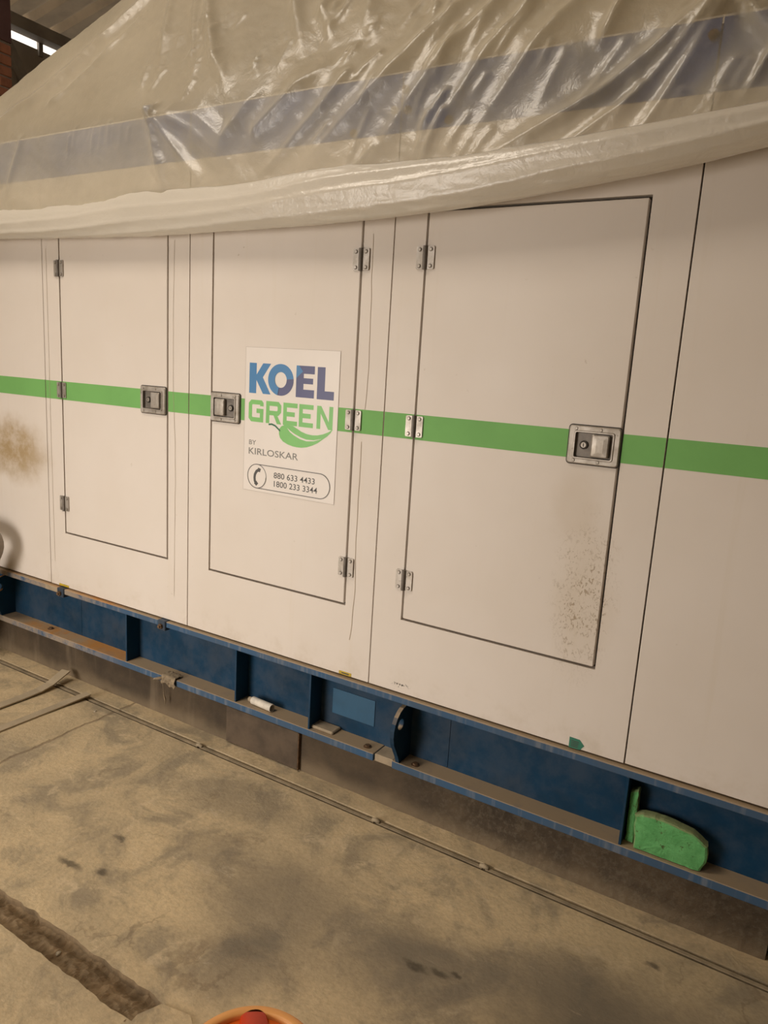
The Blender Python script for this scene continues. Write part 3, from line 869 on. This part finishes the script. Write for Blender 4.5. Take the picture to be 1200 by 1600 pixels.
def arc(cx_, cz_, r, a0, a1, n=24):
    return [(cx_ + r * math.cos(R(a0 + (a1 - a0) * i / n)), cz_ + r * math.sin(R(a0 + (a1 - a0) * i / n))) for i in range(n + 1)]
pill = arc(-1.8945, 1.1965, 0.0475, 90, 270) + arc(-1.587, 1.1965, 0.0475, -90, 90)
flat('pill_outline', stroke(pill, 0.0026, True), 'print_grey', st, YS)
flat('circle_outline', stroke(arc(-1.8945, 1.1965, 0.0475, 0, 345, 40), 0.0026, True), 'print_grey', st, YS)
hs = [(-1.886, 1.2225), (-1.897, 1.2155), (-1.9045, 1.203), (-1.9065, 1.190), (-1.9045, 1.177), (-1.899, 1.167)]
flat('phone_handset', stroke(hs, 0.0115) + [[(-1.889, 1.2315), (-1.8745, 1.2275), (-1.8795, 1.2135), (-1.892, 1.2165)], [(-1.908, 1.166), (-1.897, 1.157), (-1.8865, 1.1675), (-1.897, 1.178)]], 'print_grey', st, YS)

# -------- small labels low on the canopy
for (x0, x1, z0, z1) in ((-1.459, -1.402, 0.4815, 0.4945), (-3.172, -3.096, 0.4815, 0.492)):
    o = gp(boxo('warning_label', (x0, x1, -0.0011, -0.0003, z0, z1), 'yellow_label')); o['label'] = 'tiny yellow label at the canopy foot'
    if x0 > -2:
        flat('label_print', [[(x0 + .012, z0 + .004), (x1 - .01, z0 + .004), (x1 - .01, z0 + .0085), (x0 + .012, z0 + .0085)]], 'print_grey', o, -0.0014)
bm = bmesh.new(); prism(bm, [(-0.553, 0.478), (-0.516, 0.479), (-0.504, 0.496), (-0.520, 0.513), (-0.553, 0.514)], 'y', -0.0012, -0.0003)
o = gp(mk('corner_label', bm, 'tag_green')); o['label'] = 'torn dark green label at the canopy foot'
flat('label_print', [[(-0.547, 0.484 + 0.006 * k), (-0.524 + 0.001 * k, 0.484 + 0.006 * k), (-0.524 + 0.001 * k, 0.4865 + 0.006 * k), (-0.547, 0.4865 + 0.006 * k)] for k in range(4)], 'print_grey', o, -0.0016)

# -------- blue base frame
WEB = 0.062
base = gp(boxo('base_frame', (-4.2, -3.088, WEB, WEB + 0.012, 0.21, 0.46), 'blue'))
base['label'] = 'blue welded steel channel base frame, dusty on its ledges'
for a, b in ((-3.086, -1.001), (-0.999, 1.52)):
    boxo('web_plate', (a, b, WEB, WEB + 0.012, 0.21, 0.46), 'blue', base)
boxo('top_flange', (-4.2, 1.52, -0.018, 0.09, 0.447, 0.4745), 'blue_edge', base, 0.003)
boxo('bottom_flange', (-4.2, -1.272, -0.020, 0.09, 0.184, 0.214), 'blue_edge', base, 0.002)
boxo('bottom_flange', (-1.190, 1.52, -0.020, 0.09, 0.184, 0.214), 'blue_edge', base, 0.002)
boxo('shim', (-1.2715, -1.1905, -0.012, 0.09, 0.182, 0.212), 'dusty_shim', base, 0.003)
boxo('weld_packing', (-1.60, -1.475, 0.0, 0.06, 0.2135, 0.226), 'dusty_shim', base, 0.004)
bm = bmesh.new(); box(bm, -0.004, 0.004, -0.015, WEB + 0.002, 0.2135, 0.4475, 0.001)
stiff0 = mk('stiffener', bm, 'blue', base)
for i, x in enumerate((-2.659, -1.973, -1.582, -0.356, 0.30, 0.9, -3.95)):
    o = stiff0 if i == 0 else again(stiff0, base, (0, 0, 0))
    o.location = (x, 0, 0)
o = boxo('paint_patch', (-1.521, -1.323, WEB - 0.003, WEB + 0.001, 0.276, 0.382), 'patch_blue', base); o['label'] = 'lighter blue rectangle on the web plate'
# lifting lugs: upright plates with an eye, bellied towards the room
def lug(x):
    bm = bmesh.new()
    pts = [(WEB, 0.2135), (-0.018, 0.2135), (-0.028, 0.24), (-0.048, 0.275), (-0.066, 0.305), (-0.073, 0.335), (-0.072, 0.360), (-0.064, 0.385), (-0.050, 0.406), (-0.032, 0.421), (-0.012, 0.430), (0.012, 0.434), (WEB, 0.434)]
    hc, hr, hn = (-0.024, 0.372), 0.021, 20
    A0, B0, A1, B1 = [], [], [], []
    n = len(pts)
    outer = []
    # ring of quads between the eye and the outline, by resampling the outline over the eye's angles
    def hit(a):
        dx, dz = math.cos(a), math.sin(a); best = None
        for p, q in zip(pts, pts[1:] + pts[:1]):
            ex, ez = q[0] - p[0], q[1] - p[1]
            den = dx * ez - dz * ex
            if abs(den) < 1e-9: continue
            t = ((p[0] - hc[0]) * ez - (p[1] - hc[1]) * ex) / den
            s = ((p[0] - hc[0]) * dz - (p[1] - hc[1]) * dx) / den
            if t > 0 and -1e-6 <= s <= 1 + 1e-6 and (best is None or t > best): best = t
        return (hc[0] + dx * best, hc[1] + dz * best)
    angs = sorted([2 * math.pi * i / 40 for i in range(40)] + [math.atan2(p[1] - hc[1], p[0] - hc[0]) % (2 * math.pi) for p in pts])
    ang = [a for i, a in enumerate(angs) if i == 0 or a - angs[i - 1] > 1e-3]
    ring = {}
    for sx in (-0.008, 0.008):
        ring[sx] = ([bm.verts.new((x + sx, hc[0] + hr * math.cos(a), hc[1] + hr * math.sin(a))) for a in ang], [bm.verts.new((x + sx, *hit(a))) for a in ang])
    m = len(ang)
    for k in range(m):
        k2 = (k + 1) % m
        for sx in (-0.008, 0.008):
            i_, o_ = ring[sx]
            bm.faces.new((i_[k], i_[k2], o_[k2], o_[k]))
        (ia, oa), (ib, ob) = ring[-0.008], ring[0.008]
        bm.faces.new((ia[k], ia[k2], ib[k2], ib[k])); bm.faces.new((oa[k], oa[k2], ob[k2], ob[k]))
    return mk('lifting_lug', bm, 'blue', base)
lug(-1.168); lug(-3.66)
bm = bmesh.new()
cyl(bm, (0, 0, 0), (0, 0, 0.003), 0.016, n=18); cyl(bm, (0, 0, 0.003), (0, 0, 0.009), 0.0105, n=6)
bolt0 = mk('base_bolt', bm, 'bolt_rust', base)
for i, (x, y_) in enumerate(((-3.285, 0.022), (-1.318, 0.012), (-1.105, 0.008))):
    o = bolt0 if i == 0 else again(bolt0, base, (0, 0, 0))
    o.location = (x, y_, 0.2135)
for x in (-3.132, -2.412):
    bm = bmesh.new()
    box(bm, x - 0.024, x + 0.024, -0.026, 0.01, 0.432, 0.478, 0.003)
    c = mk('canopy_clamp', bm, 'clamp_dark', base)
    bm = bmesh.new(); cyl(bm, (x, -0.026, 0.452), (x, -0.036, 0.452), 0.012, n=6); cyl(bm, (x, -0.036, 0.452), (x, -0.043, 0.452), 0.006, n=10)
    mk('clamp_bolt', bm, 'bolt_rust', base)
boxo('clamp_scrape', (-3.26, -3.16, -0.0195, -0.017, 0.448, 0.472), 'dusty_shim', base, 0.001)

# ------------------------------------------------------------------ plastic sheet over the top, hem rolled up
VR = 1.60
def hip_x(v):
    return -3.67 + (v - 0.22) * 1.652 if v >= 0 else -4.0334 - 0.2266 * (1 - math.exp(v * 7.29))
FOLDS = [  # polyline of (x, v), width, height, asymmetry
    ([(-1.00, 0.30), (-1.31, 0.015), (-1.70, -0.30)], 0.030, 0.050),
    ([(-0.90, 0.26), (-1.16, 0.02), (-1.42, -0.32)], 0.022, 0.034),
    ([(-0.80, 0.22), (-1.02, 0.0), (-1.22, -0.30)], 0.018, 0.028),
    ([(-0.70, 0.16), (-0.86, 0.0), (-1.05, -0.26)], 0.020, 0.030),
    ([(-0.36, 0.03), (-0.66, -0.18), (-1.00, -0.33)], 0.024, 0.060),
    ([(-0.36, 0.03), (-0.56, -0.20), (-0.80, -0.35)], 0.016, 0.040),
    ([(-0.35, 0.02), (-0.45, -0.15), (-0.56, -0.34)], 0.020, 0.050),
    ([(-0.34, 0.02), (-0.24, -0.10), (-0.12, -0.20)], 0.018, 0.045),
    ([(-0.60, 0.12), (-0.66, 0.0), (-0.69, -0.06)], 0.018, 0.040),
    ([(-2.40, 0.70), (-2.33, 0.45), (-2.20, 0.20), (-2.06, 0.02)], 0.020, 0.045),
    ([(-2.62, 0.65), (-2.55, 0.40), (-2.50, 0.18)], 0.016, 0.026),
    ([(-2.46, 0.62), (-2.40, 0.40), (-2.28, 0.10)], 0.010, 0.018),
    ([(-1.95, 0.55), (-1.86, 0.35), (-1.74, 0.10)], 0.024, 0.040),
    ([(-1.80, 0.55), (-1.72, 0.30), (-1.62, 0.12)], 0.018, 0.026),
    ([(-1.58, 0.52), (-1.52, 0.30), (-1.50, 0.14)], 0.030, 0.030),
    ([(-2.466, 0.005), (-2.42, -0.12), (-2.34, -0.33)], 0.020, 0.050),
    ([(-2.466, 0.005), (-2.34, -0.12), (-2.15, -0.30)], 0.018, 0.045),
    ([(-2.466, 0.005), (-2.22, -0.10), (-1.98, -0.26)], 0.022, 0.040),
    ([(-2.40, -0.02), (-2.20, -0.05), (-2.05, -0.15), (-1.95, -0.04), (-1.86, 0.02)], 0.030, 0.040),
    ([(-1.93, -0.16), (-1.74, -0.02), (-1.60, 0.05)], 0.026, 0.038),
    ([(-3.56, 0.04), (-3.32, 0.16), (-2.93, 0.47), (-2.60, 0.78), (-2.2, 1.1)], 0.026, 0.034),
    ([(-3.70, 0.00), (-3.50, -0.10), (-3.45, -0.24)], 0.030, 0.040),
    ([(-3.20, 0.10), (-2.90, 0.35), (-2.70, 0.58)], 0.016, 0.014),
    ([(-3.30, 0.00), (-3.36, -0.15), (-3.40, -0.30)], 0.014, 0.016),
    ([(-1.50, 0.02), (-1.62, -0.10), (-1.86, -0.30)], 0.020, 0.030),
]
r2 = random.Random(11)
for k in range(70):            # small diagonal tucks over the right half, fine pleats over the left
    x = r2.uniform(-1.6, 0.6); v = r2.uniform(-0.25, 0.14)
    L = r2.uniform(0.07, 0.22); a = R(r2.uniform(222, 252))
    FOLDS.append(([(x, v), (x + L * .5 * math.cos(a), v + L * .5 * math.sin(a)), (x + L * math.cos(a) * .92, v + L * math.sin(a))], r2.uniform(0.006, 0.013), r2.uniform(0.006, 0.016)))
for k in range(16):
    x = r2.uniform(-3.05, -2.55); v = r2.uniform(-0.05, 0.0)
    FOLDS.append(([(x, v), (x - 0.003, v - r2.uniform(0.06, 0.12))], 0.005, r2.uniform(0.003, 0.006)))
for k in range(60):
    x = r2.uniform(-2.6, -0.9); v = r2.uniform(0.08, 0.5); L = r2.uniform(0.05, 0.16); a = R(r2.uniform(235, 300))
    FOLDS.append(([(x, v), (x + L * math.cos(a), v + L * math.sin(a))], r2.uniform(0.006, 0.014), r2.uniform(0.006, 0.014)))

def seg_field(X, V, pts, w, h):
    """raised crease along a polyline; narrower and lower towards its far end"""
    best = np.full(X.shape, 1e9); tt = np.zeros(X.shape)
    n = len(pts) - 1
    for i in range(n):
        ax, av = pts[i]; bx, bv = pts[i + 1]
        dx, dv = bx - ax, bv - av
        L2 = dx * dx + dv * dv
        t = np.clip(((X - ax) * dx + (V - av) * dv) / L2, 0, 1)
        dd = np.hypot(X - (ax + t * dx), V - (av + t * dv))
        m = dd < best
        best = np.where(m, dd, best); tt = np.where(m, (i + t) / n, tt)
    taper = np.clip(tt / 0.08, 0, 1) * np.clip((1 - tt) / 0.45, 0, 1) ** 0.7
    return 0.62 * h * taper * np.exp(-(best / (1.35 * w)) ** 1.4)

RB = [(-4.3, 2.15), (-3.43, 2.130), (-2.96, 2.116), (-2.55, 2.106), (-2.18, 2.102), (-1.86, 2.103), (-1.57, 2.101), (-1.32, 2.110), (-1.09, 2.119), (-0.88, 2.134), (-0.69, 2.160), (-0.52, 2.173), (-0.36, 2.197), (-0.22, 2.225), (0.1, 2.26), (0.8, 2.30), (1.6, 2.33)]
RT = [(-4.3, 2.28), (-3.43, 2.271), (-2.96, 2.258), (-2.55, 2.283), (-2.18, 2.277), (-1.86, 2.275), (-1.57, 2.300), (-1.32, 2.289), (-1.09, 2.288), (-0.88, 2.292), (-0.69, 2.303), (-0.52, 2.312), (-0.36, 2.323), (-0.22, 2.331), (0.1, 2.36), (0.8, 2.40), (1.6, 2.43)]
xb, zb = np.array(RB).T; xt, zt = np.array(RT).T
def build_sheet():
    NXc, NV = 640, 300
    vlist = np.concatenate([np.linspace(-0.40, 0.85, 210), np.linspace(0.85, VR, 30)[1:], np.linspace(VR, 2 * VR + 0.36, 50)[1:]])
    NV = len(vlist)
    s = np.linspace(0, 1, NXc + 1)
    hx = np.array([hip_x(v) if v <= VR else hip_x(2 * VR - v) for v in vlist])
    X = hx[:, None] + (1.55 - hx[:, None]) * s[None, :] ** 1.0
    V = np.repeat(vlist[:, None], NXc + 1, 1)
    vmin = (np.interp(X, xb, zb) + np.interp(X, xt, zt)) / 2 - ZT - 0.012
    V = np.where(V < 0, V * (vmin / -0.40), V)
    D = np.zeros(X.shape)
    for pts, w, h in FOLDS:
        D += seg_field(X, V, pts, w, h)
    und = np.zeros(X.shape)
    for i in range(0, NV):
        v = vlist[i]
        if v > 1.0: continue
        for j in range(NXc + 1):
            x = X[i, j]
            und[i, j] = 0.010 * (1 + pnoise(x * 3.1, v * 4, 1)) + 0.004 * (1 + pnoise(x * 9 + v * 7, v * 9 - x * 3, 2)) + 0.0016 * (1 + pnoise(x * 28 + v * 22, v * 24, 3))
    D = D + und * np.clip((V + 0.6) / 0.3, 0, 1)
    ang = R(65); ca, sa = math.cos(ang), math.sin(ang)
    rad = 0.03
    lo = V < 0; up_ = (V >= 0) & (V <= VR); bk = V > VR
    Y = np.where(lo, -0.022 - 0.050 * np.clip(-V / 0.36, 0, 1) ** 1.5, -0.022 + 0 * V)
    Y = np.where(bk, 0, Y + ca * 0.025 * np.log1p(np.exp(np.clip(V / 0.025, -40, 60))) * (V > -0.3))
    Zs = np.where(lo, ZT + 0.012 + V, ZT + 0.012 + V * sa)
    yr, zr = -0.022 + VR * ca + 0.0, ZT + 0.012 + VR * sa
    U = np.clip((V - VR) / VR, 0, 1)
    Y = np.where(bk, yr + (1.65 - yr) * U, Y)
    Zs = np.where(bk, zr + (ZT + 0.012 - zr) * U - np.clip(V - 2 * VR, 0, 1), Zs)
    bl = np.clip((V + 0.05) / 0.1, 0, 1)
    ny = np.where(bk, 0.6, -(1 - bl) - bl * sa); nz = np.where(bk, 0.5, bl * ca)
    Y = Y + ny * D; Zs = Zs + nz * D
    verts = list(zip(X.ravel().tolist(), Y.ravel().tolist(), Zs.ravel().tolist()))
    W_ = NXc + 1
    faces = [(i * W_ + j, i * W_ + j + 1, (i + 1) * W_ + j + 1, (i + 1) * W_ + j) for i in range(NV - 1) for j in range(NXc)]
    # left end: joins the front hip to the back hip
    M = 14
    vv = [v for v in vlist if v <= VR]
    idx_front = [i for i, v in enumerate(vlist) if v <= VR]
    rows = []
    for i in idx_front:
        v = vlist[i]
        fx, fy, fz = X[i, 0], Y[i, 0], Zs[i, 0]
        vb = 2 * VR - v
        ub = min(max((vb - VR) / VR, 0), 1)
        bx, by, bz = hip_x(v), yr + (1.65 - yr) * ub, zr + (ZT + 0.012 - zr) * ub - max(vb - 2 * VR, 0)
        row = [i * W_]
        for m in range(1, M + 1):
            t = m / M
            row.append(len(verts))
            verts.append((fx + (bx - fx) * t - 0.05 * math.sin(math.pi * t), fy + (by - fy) * t, fz + (bz - fz) * t - 0.03 * math.sin(math.pi * t)))
        rows.append(row)
    for A_, B_ in zip(rows, rows[1:]):
        for m in range(M):
            faces.append((A_[m + 1], A_[m], B_[m], B_[m + 1]))
    me = bpy.data.meshes.new('plastic_sheet')
    me.from_pydata(verts, [], faces)
    me.materials.append(MAT['film'])
    for p in me.polygons: p.use_smooth = True
    return me
sheet = empty('plastic_sheet', (-1.3, 0.8, ZT))
tag(sheet, 'clear creased plastic dust sheet draped over the generator top, hem rolled up', 'plastic sheet')
o = bpy.data.objects.new('sheet_film', build_sheet()); COL.objects.link(o)
o.parent = sheet; o.matrix_parent_inverse = Matrix.Translation(-Vector(sheet.location))

# rolled hem: a sagging bundle of film with long spiralling ridges
N, K = 520, 72
bm = bmesh.new()
rings = []
for i in range(N + 1):
    x = -4.28 + 5.85 * i / N
    z0 = float(np.interp(x, xb, zb)); z1 = float(np.interp(x, xt, zt))
    z0 = 0.5 * z0 + 0.25 * (float(np.interp(x - .1, xb, zb)) + float(np.interp(x + .1, xb, zb)))
    z1 = 0.5 * z1 + 0.25 * (float(np.interp(x - .12, xt, zt)) + float(np.interp(x + .12, xt, zt)))
    zc, rz = (z0 + z1) / 2, (z1 - z0) / 2
    ry = 0.034 + 0.026 * min(1, max(0, (x + 2.2) / 1.6))
    yc = -0.034 - ry
    ring = []
    for k in range(K):
        th = 2 * math.pi * k / K            # 0 = towards the room, 90 = up
        rr = 0.84
        for (th0, dth, amp, wd) in ((62, -16, 0.14, 8), (32, 17, 0.22, 6), (4, 24, 0.20, 5), (-34, 22, 0.14, 7), (85, -10, 0.14, 7), (-70, 25, 0.08, 10)):
            c = th0 + dth * (x + 1.6) + 9 * pnoise(x * 1.3, th0)
            dd = ((math.degrees(th) - c + 180) % 360) - 180
            # crease: steep on one side, long on the other
            w_ = wd if dd > 0 else wd * 2.8
            rr += amp * math.exp(-abs(dd) / w_) * (0.6 + 0.6 * (0.5 + 0.5 * pnoise(x * 1.7, th0 * 3.3)))
        rr += 0.035 * pnoise(x * 5, math.cos(th) * 2, math.sin(th) * 2) + 0.03 * pnoise(x * 17 + 5 * th, math.cos(th) * 3, math.sin(th) * 3)
        rr = min(rr, 1.07)
        ring.append(bm.verts.new((x, yc - ry * rr * math.cos(th), zc + rz * rr * math.sin(th))))
    rings.append(ring)
for A_, B_ in zip(rings, rings[1:]):
    for k in range(K):
        bm.faces.new((A_[k], A_[(k + 1) % K], B_[(k + 1) % K], B_[k]))
bm.faces.new(rings[0]); bm.faces.new(rings[-1][::-1])
hem = mk('rolled_hem', bm, 'film_roll', None, True)
hem.parent = sheet; hem.matrix_parent_inverse = Matrix.Translation(-Vector(sheet.location))
hem['label'] = 'thick whitish roll of bunched film along the lower edge'

# canopy bolt heads seen through the film
bm = bmesh.new(); cyl(bm, (0, 0, 0), (0, -0.006, 0), 0.013, n=16); cyl(bm, (0, -0.006, 0), (0, -0.013, 0), 0.009, 0.007, n=6)
cb0 = mk('canopy_bolt', bm, 'bolt_rust'); gp(cb0)
for i, (x, z) in enumerate(((-1.508, 2.417), (-1.312, 2.529), (-1.351, 2.471), (-1.302, 2.466), (-1.149, 2.420), (-0.396, 2.54), (-0.32, 2.30))):
    o = cb0
    if i: o = cb0.copy(); COL.objects.link(o)
    o.location = (x, -0.001, z)

# ------------------------------------------------------------------ loose things
# green foam block and the thin offcut standing behind it
def slab_shape(pts, y0, y1, seed, rough, name, mat):
    bm = bmesh.new()
    # resample the outline
    out = []
    for a, b in zip(pts, pts[1:] + pts[:1]):
        n = max(1, int(math.hypot(b[0] - a[0], b[1] - a[1]) / 0.012))
        for i in range(n):
            t = i / n
            x, z = a[0] + (b[0] - a[0]) * t, a[1] + (b[1] - a[1]) * t
            k = rough if z > 0.235 else 0
            out.append((x + k * pnoise(x * 40, z * 40, seed), z + k * pnoise(x * 40, z * 40, seed + 5)))
    cx_ = sum(p[0] for p in out) / len(out); cz_ = sum(p[1] for p in out) / len(out)
    rings = []
    for y, s in ((y0 - 0.002, 0.0), (y0 - 0.002, 0.45), (y0, 0.8), (y0 + 0.001, 0.95), (y0 + 0.006, 1.0), (0.6 * y0 + 0.4 * y1, 1.015), (y1, 0.985), (y1, 0.0)):
        rings.append([bm.verts.new((cx_ + (p[0] - cx_) * s, y + 0.0035 * pnoise((cx_ + (p[0] - cx_) * s) * 45, (cz_ + (p[1] - cz_) * s) * 45, seed + 9), max(0.2145, cz_ + (p[1] - cz_) * s))) for p in out] if s else [bm.verts.new((cx_, y, cz_))])
    n = len(out)
    for A, B in zip(rings, rings[1:]):
        for k in range(n):
            k2 = (k + 1) % n
            if len(A) == 1: bm.faces.new((A[0], B[k], B[k2]))
            elif len(B) == 1: bm.faces.new((A[k], B[0], A[k2]))
            else: bm.faces.new((A[k], A[k2], B[k2], B[k]))
    return mk(name, bm, mat)
fb = slab_shape([(-0.316, 0.2145), (-0.324, 0.325), (-0.300, 0.335), (-0.265, 0.338), (-0.225, 0.338), (-0.19, 0.334), (-0.155, 0.327), (-0.130, 0.315), (-0.113, 0.298), (-0.107, 0.275), (-0.110, 0.245), (-0.122, 0.2145)], -0.008, 0.032, 3, 0.005, 'foam_block', 'foam')
tag(fb, 'crumbly green foam block with rounded end wedged in the blue base frame', 'foam block')
fs_ = slab_shape([(-0.346, 0.2145), (-0.348, 0.39), (-0.325, 0.40), (-0.319, 0.30), (-0.322, 0.2145)], 0.012, 0.045, 8, 0.003, 'foam_offcut', 'foam')
tag(fs_, 'thin upright green foam strip beside the stiffener behind the foam block', 'foam strip')

# short white pipe offcut lying on the ledge
pipe = empty('pipe_offcut', (-1.845, 0.0, 0.2145))
tag(pipe, 'short dirty white pipe offcut lying on the blue ledge', 'pipe')
bm = bmesh.new()
n = 22
R_o, R_i = 0.0165, 0.0135
def pring(x, r): return [bm.verts.new((x, 0.012 + r * math.cos(2 * math.pi * k / n), 0.0168 + r * math.sin(2 * math.pi * k / n))) for k in range(n)]
prs = [pring(0.056, R_i), pring(0.056, R_o), pring(0.02, R_o), pring(-0.02, R_o * 0.985), pring(-0.056, R_o), pring(-0.056, R_i), pring(0.056, R_i)]
for A, B in zip(prs, prs[1:]):
    for k in range(n): bm.faces.new((A[k], A[(k + 1) % n], B[(k + 1) % n], B[k]))
bmesh.ops.remove_doubles(bm, verts=bm.verts[:], dist=1e-5)
o = mk('pipe_wall', bm, 'pvc_white', pipe); pipe.rotation_euler = (0, 0, R(-4))
bm = bmesh.new(); cyl(bm, (-0.055, 0.012, 0.0168), (-0.078, 0.013, 0.0150), 0.0125, 0.010, 14)
mk('pipe_plug', bm, 'dusty_shim', pipe)

# rag scrap hooked over the ledge
bm = bmesh.new()
NR, MR = 18, 14
gr = []
for j in range(MR + 1):
    row = []
    for i in range(NR + 1):
        u, v = i / NR, j / MR
        x = -2.405 + 0.085 * u + 0.012 * pnoise(u * 4, v * 4, 1)
        if v < 0.45:
            y = 0.02 - 0.046 * v / 0.45; z = 0.2175 + 0.012 * (0.5 + 0.5 * pnoise(u * 6, v * 7, 4))
        else:
            y = -0.026 - 0.006 * (1 + pnoise(u * 5, v * 5, 9)); z = 0.2175 - 0.05 * (v - 0.45) / 0.55 * (0.7 + 0.5 * pnoise(u * 5, 3)) + 0.004 * pnoise(u * 9, v * 9, 2)
        row.append(bm.verts.new((x, y, z)))
    gr.append(row)
for j in range(MR):
    for i in range(NR):
        bm.faces.new((gr[j][i], gr[j][i + 1], gr[j + 1][i + 1], gr[j + 1][i]))
rag = empty('rag_scrap', (0, 0, 0)); tag(rag, 'small brown rag scrap hooked over the blue ledge', 'rag')
cl = mk('rag_cloth', bm, 'rag', rag, True)
m_ = cl.modifiers.new('thickness', 'SOLIDIFY'); m_.thickness = 0.003
bm = bmesh.new(); sweep(bm, [(-2.40, -0.028, 0.208), (-2.425, -0.036, 0.200), (-2.445, -0.034, 0.193), (-2.458, -0.03, 0.183)], [0.008, 0.0065, 0.004, 0.002], 8)
mk('rag_tail', bm, 'rag', rag, True)
bm = bmesh.new(); sweep(bm, [(-2.398, -0.03, 0.19), (-2.396, -0.026, 0.15), (-2.399, -0.02, 0.12), (-2.396, -0.016, 0.10), (-2.397, -0.014, 0.075)], [0.0012, 0.0012, 0.002, 0.0045, 0.001], 6)
mk('rag_thread', bm, 'rag', rag, True)

# grey rubber hose end at the far left
bm = bmesh.new()
path = [(x_ + 0.006, y_ - 0.004, z_ + 0.026) for x_, y_, z_ in [(-3.98, -0.10, 0.60), (-3.88, -0.11, 0.655), (-3.77, -0.12, 0.685), (-3.66, -0.125, 0.692), (-3.575, -0.125, 0.682), (-3.525, -0.125, 0.652), (-3.518, -0.125, 0.612), (-3.54, -0.128, 0.57), (-3.58, -0.13, 0.51), (-3.64, -0.14, 0.40), (-3.70, -0.16, 0.26), (-3.75, -0.19, 0.13), (-3.78, -0.22, 0.05)]]
sweep(bm, path, [0.05] * 5 + [0.052, 0.052, 0.05] + [0.048] * 5, 18)
h = mk('rubber_hose', bm, 'rubber_grey', None, True)
m_ = h.modifiers.new('smooth', 'SUBSURF'); m_.levels = 1; m_.render_levels = 1
tag(h, 'dusty grey rubber hose bend showing at the left edge before the canopy', 'hose')

# orange lidded tub in the foreground
tub = empty('orange_tub', (-0.770, -1.290, 0)); tub.scale = (1.1, 1.1, 1.0); tag(tub, 'round orange plastic tub with a pale rim at the bottom edge', 'tub')
bm = bmesh.new()
rg = lathe(bm, [(0.095, 0.0), (0.100, 0.004), (0.120, 0.262), (0.121, 0.270), (0.117, 0.270), (0.097, 0.010)], 0, 0, 72)
bm.faces.new(rg[0][::-1]); bm.faces.new(rg[-1])
mk('tub_body', bm, 'orange_plastic', tub, True)
bm = bmesh.new()
rg = lathe(bm, [(0.122, 0.262), (0.1315, 0.264), (0.133, 0.280), (0.1315, 0.292), (0.127, 0.293)], 0, 0, 96)
mk('lid_skirt', bm, 'orange_plastic', tub, True)
bm = bmesh.new()
rg = lathe(bm, [(0.127, 0.290), (0.1275, 0.297), (0.125, 0.300), (0.112, 0.300), (0.109, 0.297), (0.108, 0.286)], 0, 0, 96)
mk('lid_rim', bm, 'orange_pale', tub, True)
bm = bmesh.new()
rg = lathe(bm, [(0.109, 0.288), (0.06, 0.286), (0.004, 0.286)], 0, 0, 72)
bm.faces.new(rg[-1])
mk('lid_top', bm, 'orange_plastic', tub, True)
bm = bmesh.new()
pts = rrect(-0.062, 0.062, -0.026, 0.026, 0.024, 6)
ringsq = [[bm.verts.new((px * s, py * s, z)) for px, py in pts] for s, z in ((1.0, 0.286), (0.97, 0.296), (0.88, 0.300))]
for A, B in zip(ringsq, ringsq[1:]):
    for k in range(len(pts)): bm.faces.new((A[k], A[(k + 1) % len(pts)], B[(k + 1) % len(pts)], B[k]))
bm.faces.new(ringsq[-1])
hd = mk('lid_grip', bm, 'orange_red', tub, True); hd.rotation_euler = (0, 0, R(-38)); hd.location = (-0.028, 0.058, 0)
# pebbles and crumbs lying about
r3 = random.Random(21)
spots = [(-1.612, -1.118, -0.018, 0.008), (-2.70, -0.16, 0.0, 0.007)]
names = ['pale pebble lying in the dirt trench', 'small crumb of mortar on the floor by the slab joint']
for (x, y_, z, r), nm in zip(spots, names):
    bm = bmesh.new()
    bmesh.ops.create_icosphere(bm, subdivisions=2, radius=r)
    sx = r3.random() * 10
    for v in bm.verts:
        v.co *= 1 + 0.35 * pnoise(v.co.x / r + sx, v.co.y / r, v.co.z / r)
        v.co.z *= 0.65
    p = mk('pebble', bm, 'pebble'); p.location = (x, y_, z + r * 0.3)
    tag(p, nm, 'pebble')
